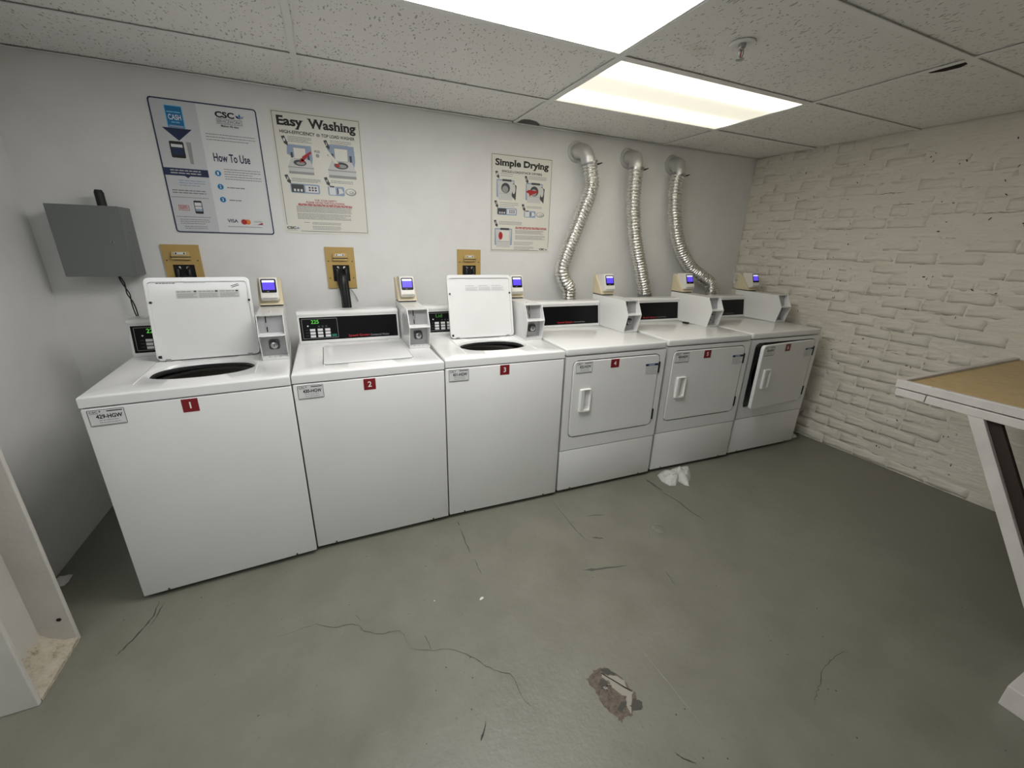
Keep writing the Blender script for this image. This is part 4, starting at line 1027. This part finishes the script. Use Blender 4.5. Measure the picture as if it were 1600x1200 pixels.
sh.text('card_mark#d', BLACKINK, 'DISCOVER', .356, .061, .391, .066, 2); sh.poly('card_mark#d', REDINK, [(.366, .049), (.393, .049), (.393, .060)], 2)
sh.lines('small_print', TEXTG, .230, .036, .388, .036, 1, .0024, 2, 16)
sh.build(t)

def washer_picture(sh, x, y, w, redarm):
    sh.poly('picture#%.3f%.3f' % (x, y), SKYINK, [(x+.02*w, y+.75*w), (x+.06*w, y+1.12*w), (x+w*.98, y+1.12*w), (x+w, y+.62*w), (x+w*.93, y+.35*w)], 1.5)
    sh.poly('picture#%.3f%.3f' % (x, y), PICL, [(x, y+.27*w), (x+w, y+.27*w), (x+w*.86, y+.60*w), (x+w*.16, y+.60*w)], 2)
    sh.rect('picture#%.3f%.3f' % (x, y), PICM, x, y+.24*w, x+w, y+.275*w, 2.5)
    for q in range(5):
        g = [PICL, POSTERG, PICL, PICM, PICM][q]; sh.rect('picture#%.3f%.3f' % (x, y), g, x+.01*w, y+(.24-.048*(q+1))*w, x+.99*w, y+(.24-.048*q)*w, 2.2)
    sh.poly('picture#%.3f%.3f' % (x, y), POSTERC, [(x+.28*w, y+.58*w), (x+.74*w, y+.58*w), (x+.76*w, y+1.02*w), (x+.27*w, y+1.02*w)], 3)
    sh.frame('picture#%.3f%.3f' % (x, y), PICM, [(x+.28*w, y+.58*w), (x+.74*w, y+.58*w), (x+.76*w, y+1.02*w), (x+.27*w, y+1.02*w)], [(x+.295*w, y+.595*w), (x+.725*w, y+.595*w), (x+.745*w, y+1.005*w), (x+.285*w, y+1.005*w)], 3.2)
    sh.ell('picture#%.3f%.3f' % (x, y), PICD, x+.48*w, y+.44*w, .25*w, .12*w, 3.4); sh.ell('picture#%.3f%.3f' % (x, y), PICM, x+.50*w, y+.42*w, .17*w, .06*w, 3.6)
    sh.rect('picture#%.3f%.3f' % (x, y), PICD, x+.16*w, y+.62*w, x+.24*w, y+.82*w, 3); sh.rect('picture#%.3f%.3f' % (x, y), PICD, x+.80*w, y+.58*w, x+.88*w, y+.80*w, 3)
    if redarm:
        sh.poly('picture#%.3f%.3f' % (x, y), REDINK, [(x+.52*w, y+.50*w), (x+.62*w, y+.52*w), (x+.98*w, y+.86*w), (x+.94*w, y+.92*w), (x+.60*w, y+.70*w)], 4)
        sh.poly('picture#%.3f%.3f' % (x, y), REDINK, [(x+.46*w, y+.44*w), (x+.72*w, y+.50*w), (x+.52*w, y+.64*w)], 4)
    else:
        sh.poly('picture#%.3f%.3f' % (x, y), POSTERC, [(x-.12*w, y+.98*w), (x-.02*w, y+1.02*w), (x+.40*w, y+.50*w), (x+.32*w, y+.45*w)], 4)
        sh.poly('picture#%.3f%.3f' % (x, y), REDINK, [(x+.26*w, y+.40*w), (x+.44*w, y+.38*w), (x+.40*w, y+.50*w), (x+.30*w, y+.50*w)], 4.2)
def panel_picture(sh, x, y, w, h):
    sh.poly('picture#%.3f%.3f' % (x, y), SKYINK, rrect(x-.004, y-.004, x+w+.004, y+h+.004, .008, 4), 1.5); sh.rect('picture#%.3f%.3f' % (x, y), PICD, x, y, x+w*.45, y+h, 2)
    for q in range(3): sh.rect('picture#%.3f%.3f' % (x, y), POSTERW, x+w*(.08+.12*q), y+h*.12, x+w*(.15+.12*q), y+h*.42, 2.5)
    sh.rect('picture#%.3f%.3f' % (x, y), POSTERW, x+w*.50, y+h*.08, x+w*.97, y+h*.92, 2)
    for r in range(2):
        for q in range(3): sh.rect('picture#%.3f%.3f' % (x, y), PICD, x+w*(.62+.11*q), y+h*(.25+.32*r), x+w*(.69+.11*q), y+h*(.45+.32*r), 2.5)
def coin_picture(sh, x, y, w, h):
    sh.poly('picture#%.3f%.3f' % (x, y), SKYINK, rrect(x-.004, y-.004, x+w*.55, y+h+.002, .008, 4), 1.5); sh.rect('picture#%.3f%.3f' % (x, y), POSTERW, x+w*.02, y, x+w*.24, y+h*1.08, 2); sh.rect('picture#%.3f%.3f' % (x, y), PICD, x+w*.05, y+h*.92, x+w*.21, y+h*1.10, 2.5)
    sh.rect('picture#%.3f%.3f' % (x, y), PICD, x+w*.30, y+h*.15, x+w*.36, y+h*.85, 2.5); sh.poly('picture#%.3f%.3f' % (x, y), POSTERW, [(x+w*.34, y+h*.1), (x+w*.52, y+h*.3), (x+w*.46, y+h*.8), (x+w*.34, y+h*.85)], 2.6)
    sh.ell('picture#%.3f%.3f' % (x, y), PICM, x+w*.78, y+h*.45, w*.20, h*.46, 2); sh.ell('picture#%.3f%.3f' % (x, y), POSTERC, x+w*.77, y+h*.50, w*.155, h*.34, 2.3); sh.ell('picture#%.3f%.3f' % (x, y), PICM, x+w*.80, y+h*.42, w*.08, h*.17, 2.6); sh.ell('picture#%.3f%.3f' % (x, y), POSTERW, x+w*.79, y+h*.45, w*.05, h*.10, 2.9)
# easy washing poster
t = thing('instruction_poster', 'cream Easy Washing poster with four washer pictures, middle of the three posters', 'poster', (.648, YB, 1.464))
W_, H_ = .446, .606
MB().prism(rrect(0, 0, W_, H_, .004, 3), -.003, -.0003, 'y').build('poster_board', POSTERC, t)
sh = Sheet((0, -.003, 0), (1, 0, 0), (0, 0, 1), .0004)
sh.frame('border', BLACKINK, [(.010, .012), (W_-.008, .012), (W_-.008, H_-.010), (.010, H_-.010)], [(.0122, .0142), (W_-.0102, .0142), (W_-.0102, H_-.0122), (.0122, H_-.0122)], 1)
sh.rect('border_gap', POSTERC, .004, .006, .078, .044, 2)
sh.text('headline', BLACKINK, 'Easy', .030, .520, .156, .578, 2, bold=.036, serif=True); sh.text('headline', BLACKINK, 'Washing', .176, .520, .420, .578, 2, bold=.036, serif=True)
sh.text('subtitle', BLACKINK, 'HIGH-EFFICIENCY', .038, .497, .207, .513, 2, bold=.02); sh.text('subtitle', BLACKINK, 'TOP LOAD WASHER', .238, .497, .408, .513, 2, bold=.02)
sh.ell('subtitle', PICM, .222, .504, .010, .008, 2)
for (x, y), dg in zip(((.040, .482), (.245, .482), (.031, .296), (.227, .298)), '1234'): arrowtag(sh, x, y, dg)
washer_picture(sh, .056, .306, .126, True); washer_picture(sh, .254, .300, .148, False)
sh.text('pod_caption', PICD, 'POD', .195, .418, .222, .430, 2, bold=.01); sh.ell('pod_picture', PICM, .208, .404, .009, k=2)
panel_picture(sh, .058, .214, .138, .040); coin_picture(sh, .246, .212, .150, .042)
sh.lines('small_print', TEXTG, .072, .484, .186, .462, 4, .0023, 2, 21); sh.lines('small_print', TEXTG, .278, .484, .386, .468, 3, .0023, 2, 22)
sh.lines('small_print', TEXTG, .066, .283, .209, .270, 3, .0023, 2, 23); sh.lines('small_print', TEXTG, .262, .284, .379, .276, 2, .0023, 2, 24)
sh.text('red_print', REDINK, 'FOR YOUR SAFETY', .168, .173, .281, .183, 2, bold=.015); sh.text('red_print', REDINK, 'PLEASE AVOID THE FOLLOWING', .122, .160, .322, .171, 2, bold=.015)
sh.lines('red_print', REDINK, .080, .155, .362, .149, 2, .0042, 2, 25)
sh.lines('small_print', TEXTG, .070, .142, .356, .116, 5, .0023, 2, 26); sh.lines('small_print', TEXTG, .070, .106, .350, .079, 5, .0023, 2, 27); sh.lines('small_print', TEXTG, .140, .060, .292, .053, 2, .0023, 2, 28); sh.lines('small_print', TEXTG, .140, .040, .292, .025, 3, .0023, 2, 29)
sh.lines('small_print', TEXTG, .100, .060, .130, .060, 1, .0023, 2, 30)
sh.text('brand_lettering', BLACKINK, 'CSC', .009, .022, .054, .036, 3, bold=.05); leaf(sh, 'brand_leaf', .064, .023, .012); sh.rect('brand_lettering', PICM, .010, .016, .060, .018, 3)
sh.build(t)
# simple drying poster
t = thing('instruction_poster', 'cream Simple Drying poster beside the foil ducts', 'poster', (1.873, YB, 1.386))
W_, H_ = .449, .602
MB().prism(rrect(0, 0, W_, H_, .004, 3), -.003, -.0003, 'y').build('poster_board', POSTERC, t)
sh = Sheet((0, -.003, 0), (1, 0, 0), (0, 0, 1), .0004)
sh.frame('border', BLACKINK, [(.006, .008), (W_-.006, .008), (W_-.006, H_-.008), (.006, H_-.008)], [(.0082, .0102), (W_-.0082, .0102), (W_-.0082, H_-.0102), (.0082, H_-.0102)], 1)
sh.rect('border_gap', POSTERC, .366, .003, .446, .032, 2)
sh.text('headline', BLACKINK, 'Simple', .030, .518, .212, .570, 2, bold=.036, serif=True); sh.text('headline', BLACKINK, 'Drying', .232, .518, .422, .570, 2, bold=.036, serif=True)
sh.text('subtitle', BLACKINK, 'SINGLE-LOAD/STACK DRYERS', .076, .492, .371, .506, 2, bold=.02)
for (x, y), dg in zip(((.030, .494), (.241, .480), (.025, .318), (.225, .306), (.023, .198)), '12345'): arrowtag(sh, x, y, dg)
def dryer_picture(sh, x, y, w, red, half=False):
    sh.poly('picture#%.3f%.3f' % (x, y), SKYINK, rrect(x-.006, y+.015, x+w*.98, y+w*.98, .006, 3), 1.5)
    sh.poly('picture#%.3f%.3f' % (x, y), PICL, [(x+.06*w, y), (x+.86*w, y), (x+.94*w, y+.92*w), (x, y+.92*w)], 2)
    sh.rect('picture#%.3f%.3f' % (x, y), PICD, x+.28*w, y+.90*w, x+.80*w, y+1.0*w, 2.5); sh.rect('picture#%.3f%.3f' % (x, y), PICM, x+.10*w, y+.30*w, x+.84*w, y+.315*w, 2.6)
    if not half:
        sh.ell('picture#%.3f%.3f' % (x, y), PICD, x+.47*w, y+.58*w, .25*w, .25*w, 2.6); sh.ell('picture#%.3f%.3f' % (x, y), PICM, x+.45*w, y+.52*w, .17*w, .17*w, 2.8)
        sh.poly('picture#%.3f%.3f' % (x, y), PICD, [(x+.82*w, y+.22*w), (x+1.06*w, y+.0*w), (x+1.10*w, y+.72*w), (x+.90*w, y+.85*w)], 2.7); sh.ell('picture#%.3f%.3f' % (x, y), PICL, x+.94*w, y+.56*w, .10*w, .24*w, 3)
    else: sh.rect('picture#%.3f%.3f' % (x, y), POSTERC, x+.30*w, y+.34*w, x+.80*w, y+.86*w, 2.6)
    if red: sh.poly('picture#%.3f%.3f' % (x, y), REDINK, [(x-.05*w, y+.52*w), (x+.12*w, y+.64*w), (x+.55*w, y+.60*w), (x+.62*w, y+.72*w), (x+.66*w, y+.52*w), (x+.35*w, y+.42*w), (x+.20*w, y+.32*w), (x+.14*w, y+.46*w)], 3.5)
    if half: sh.ell('picture#%.3f%.3f' % (x, y), REDINK, x+.30*w, y+.60*w, .12*w, .20*w, 3.2)
dryer_picture(sh, .046, .327, .125, False); dryer_picture(sh, .258, .320, .125, True); dryer_picture(sh, .036, .027, .125, False, True)
panel_picture(sh, .050, .238, .136, .036); coin_picture(sh, .248, .230, .155, .036)
sh.lines('small_print', TEXTG, .068, .484, .156, .472, 2, .0023, 2, 31); sh.lines('small_print', TEXTG, .271, .482, .407, .466, 3, .0023, 2, 32); sh.lines('small_print', TEXTG, .064, .310, .200, .288, 3, .0023, 2, 33); sh.lines('small_print', TEXTG, .262, .296, .380, .288, 2, .0023, 2, 34); sh.lines('small_print', TEXTG, .060, .192, .230, .176, 3, .0023, 2, 35)
sh.lines('red_print', REDINK, .182, .160, .424, .152, 2, .0048, 2, 36)
sh.lines('small_print', TEXTG, .182, .140, .400, .120, 4, .0023, 2, 37); sh.lines('small_print', TEXTG, .182, .106, .416, .084, 4, .0023, 2, 38); sh.lines('small_print', TEXTG, .174, .064, .322, .046, 3, .0023, 2, 39); sh.lines('small_print', TEXTG, .174, .032, .326, .016, 3, .0023, 2, 40)
sh.text('brand_lettering', BLACKINK, 'CSC', .372, .012, .414, .026, 3, bold=.05); leaf(sh, 'brand_leaf', .428, .012, .013)
sh.build(t)

# ------------------------------------------------------------------ steel column at the left
t = thing('steel_column', 'white painted steel column with flaking foot at the left edge', 'column', (-.280, -.279, 0))
fl = .016
MB().box(-.121, .123, -.131, -.131+fl, 0, ZC+.12, r=.003).build('front_flange', COLP, t)
MB().box(-.121, .123, .131-fl, .131, 0, ZC+.12, r=.003).build('rear_flange', COLP, t)
MB().box(-.010, .030, -.131+fl, .131-fl, 0, ZC+.12).build('web', COLP, t)
MB().box(-.120, -.010, -.131+fl, .131-fl, 0, ZC+.12).build('casing', COLP, t)
m = MB(); nx_, ny_ = 8, 18; vs = []; fs = []
for j in range(ny_+1):
    for i in range(nx_+1):
        a = i/nx_; b_ = j/ny_; x = .030+.093*a; y = -.115+.230*b_
        h = .055*(1-a)**1.3+.012+.010*noise.noise(Vector((x*40, y*40, 2)))+.004*noise.noise(Vector((x*120, y*120, 5)))
        vs.append((x, y, max(.004, h)))
for j in range(ny_):
    for i in range(nx_): fs.append((j*(nx_+1)+i, j*(nx_+1)+i+1, (j+1)*(nx_+1)+i+1, (j+1)*(nx_+1)+i))
base = len(vs)
for q in range(ny_+1): vs.append((.1232, vs[q*(nx_+1)+nx_][1], 0))
for j in range(ny_): fs.append((j*(nx_+1)+nx_, base+j, base+j+1, (j+1)*(nx_+1)+nx_))
m.add(vs, fs, GROUT); m.build('grout_foot', None, t, smooth=True)
MB().lathe([(.0001, .1135), (.007, .1133), (.007, .1148)], (.095, 0, .115), DARKGAP, 14, 'y', cap=False).build('bolt_hole', None, t)

# ------------------------------------------------------------------ folding table at the right
tx0, tz, tyf = 3.126, .906, -.926
t = thing('folding_table', 'white-edged table with tan hardboard top and slanted leg at the right', 'table', (tx0, tyf, 0))
TX, TYL = 1.183, 1.75
def TB(name, x0, x1, y0, y1, z0, z1, mm=TIMBERW, r=.003): return MB().box(x0, x1, y0, y1, z0, z1, r=r).build(name, mm, t, smooth=.35)
TB('edge_board', 0, .022, -TYL, 0, tz-.036, tz)
TB('edge_board', .022, TX, -.022, 0, tz-.036, tz-.001)
TB('edge_board', .022, TX, -TYL, -TYL+.022, tz-.036, tz-.001)
TB('table_top', .022, TX, -TYL+.022, -.022, tz-.030, tz-.012, HARDB, .001)
TB('apron_board', -.001, .026, -.112, -.008, tz-.072, tz-.040)
TB('apron_board', -.002, .026, -TYL, -.115, tz-.074, tz-.040)
TB('apron_board', .030, TX, -.045, -.018, tz-.072, tz-.038)
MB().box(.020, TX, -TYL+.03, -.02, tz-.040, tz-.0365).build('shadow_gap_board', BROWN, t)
def slant(name, x0, x1, ya, za, yb_, zb, wy, mm):
    pts = [(ya, za), (ya-wy, za), (yb_-wy, zb), (yb_, zb)]
    return MB().prism(pts, x0, x1, 'x', r=.0025).build(name, mm, t)
slant('leg', -.0, .024, -.242, tz-.060, -.684, 0, .047, TIMBERW)
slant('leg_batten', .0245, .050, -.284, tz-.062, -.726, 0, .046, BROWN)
MB().box(-.36, .30, -.775, -.690, 0, .085, r=.003).build('foot_beam', TIMBERW, t)
MB().box(TX-.035, TX, -TYL+.05, -.06, tz-.075, tz-.041, r=.003).build('wall_ledger', TIMBERW, t)
for yy, dd in ((-.118, .010), (-.165, .012)): MB().box(.001, .007, yy-dd, yy, tz-.0015, tz+.0006).build('chipped_paint', PICM, t)

# ------------------------------------------------------------------ small things
# crumpled clear bag
out = [(2.707, -.045), (2.772, -.018), (2.804, -.036), (2.872, -.020), (2.930, -.015), (2.961, -.03), (2.986, -.05), (2.927, -.124), (2.867, -.176), (2.805, -.224), (2.79, -.207), (2.783, -.156), (2.728, -.188), (2.693, -.174), (2.68, -.116)]
cx = sum(p[0] for p in out)/len(out); cy = sum(p[1] for p in out)/len(out)
def dens(L_, k): return [(L_[i][0]+(L_[(i+1) % len(L_)][0]-L_[i][0])*q/k, L_[i][1]+(L_[(i+1) % len(L_)][1]-L_[i][1])*q/k) for i in range(len(L_)) for q in range(k)]
oo = dens(out, 3); vs = []; fs = []; K = len(oo); rings = 9
for r in range(rings+1):
    f = r/rings
    for (x, y) in oo:
        px, py = cx+(x-cx)*(1-f), cy+(y-cy)*(1-f)
        hh = .003+.045*math.sin(min(1, f*1.6)*PI/2)*(.55+.9*noise.noise(Vector((px*22, py*22, 1.3))))+.016*abs(noise.noise(Vector((px*60, py*60, 4))))
        vs.append((px, py, max(.0015, hh*(.05 if r == 0 else 1))))
for r in range(rings):
    for j in range(K): fs.append((r*K+j, r*K+(j+1) % K, (r+1)*K+(j+1) % K, (r+1)*K+j))
nv = len(vs); vs += [(x, y, .0006) for x, y in oo]; fs.append([nv+j for j in range(K)])
for j in range(K): fs.append((j, nv+j, nv+(j+1) % K, (j+1) % K))
tag(MB().add(vs, fs, BAGM).build('plastic_bag', None, smooth=1.0), 'crumpled clear white plastic bag on the floor before dryer 5', 'plastic bag')
# scraps in the corners
def rag(x, y, sx, sy, h, label, name, cat, mm):
    k = 9; vs = []; fs = []
    for j in range(k+1):
        for i in range(k+1):
            u, v_ = i/k*2-1, j/k*2-1; e = max(abs(u), abs(v_))
            vs.append((x+sx*u*(1+.2*noise.noise(Vector((u*2, v_*2, x)))), y+sy*v_*(1+.2*noise.noise(Vector((u*2, v_*2, y+3)))), max(.001, (h*(1-e**3)*(.7+.6*noise.noise(Vector((u*2.5, v_*2.5, 7))))+.001) if e < 1 else .001)))
    for j in range(k):
        for i in range(k): fs.append((j*(k+1)+i, j*(k+1)+i+1, (j+1)*(k+1)+i+1, (j+1)*(k+1)+i))
    ring = [i for i in range(k+1)]+[q*(k+1)+k for q in range(1, k+1)]+[k*(k+1)+i for i in range(k-1, -1, -1)]+[q*(k+1) for q in range(k-1, 0, -1)]
    fs.append(ring[::-1])
    return tag(MB().add(vs, fs, mm).build(name, None, smooth=1.0), label, cat)
rag(4.17, .06, .05, .06, .045, 'crumpled white rag in the corner between dryer 6 and the brick wall', 'cleaning_rag', 'rag', PAPER)
rag(-.365, .225, .025, .035, .02, 'small white paper scrap on the floor behind the column', 'paper_scrap', 'paper scrap', PAPER)
# key on dryer 5
t = thing('car_key', 'small black key lying on top of dryer 5', 'key', (3.228, .405, .9108), -1.35)
m = MB(); m.prism(rrect(-.030, -.013, .018, .013, .009, 4), .0005, .012, 'z', r=.003); m.build('key_fob', RUBBER, t, smooth=.7)
MB().box(.018, .055, -.004, .004, .003, .006, r=.001).build('key_blade', STEEL, t)
b = MB(); ring = [(-.042+.013*math.cos(a), .013*math.sin(a), .006+.008*(1-math.cos(a))*.5) for a in [2*PI*i/20 for i in range(21)]]
b.tube(ring, .0014, STEEL, 6); b.build('key_ring', None, t, smooth=True)
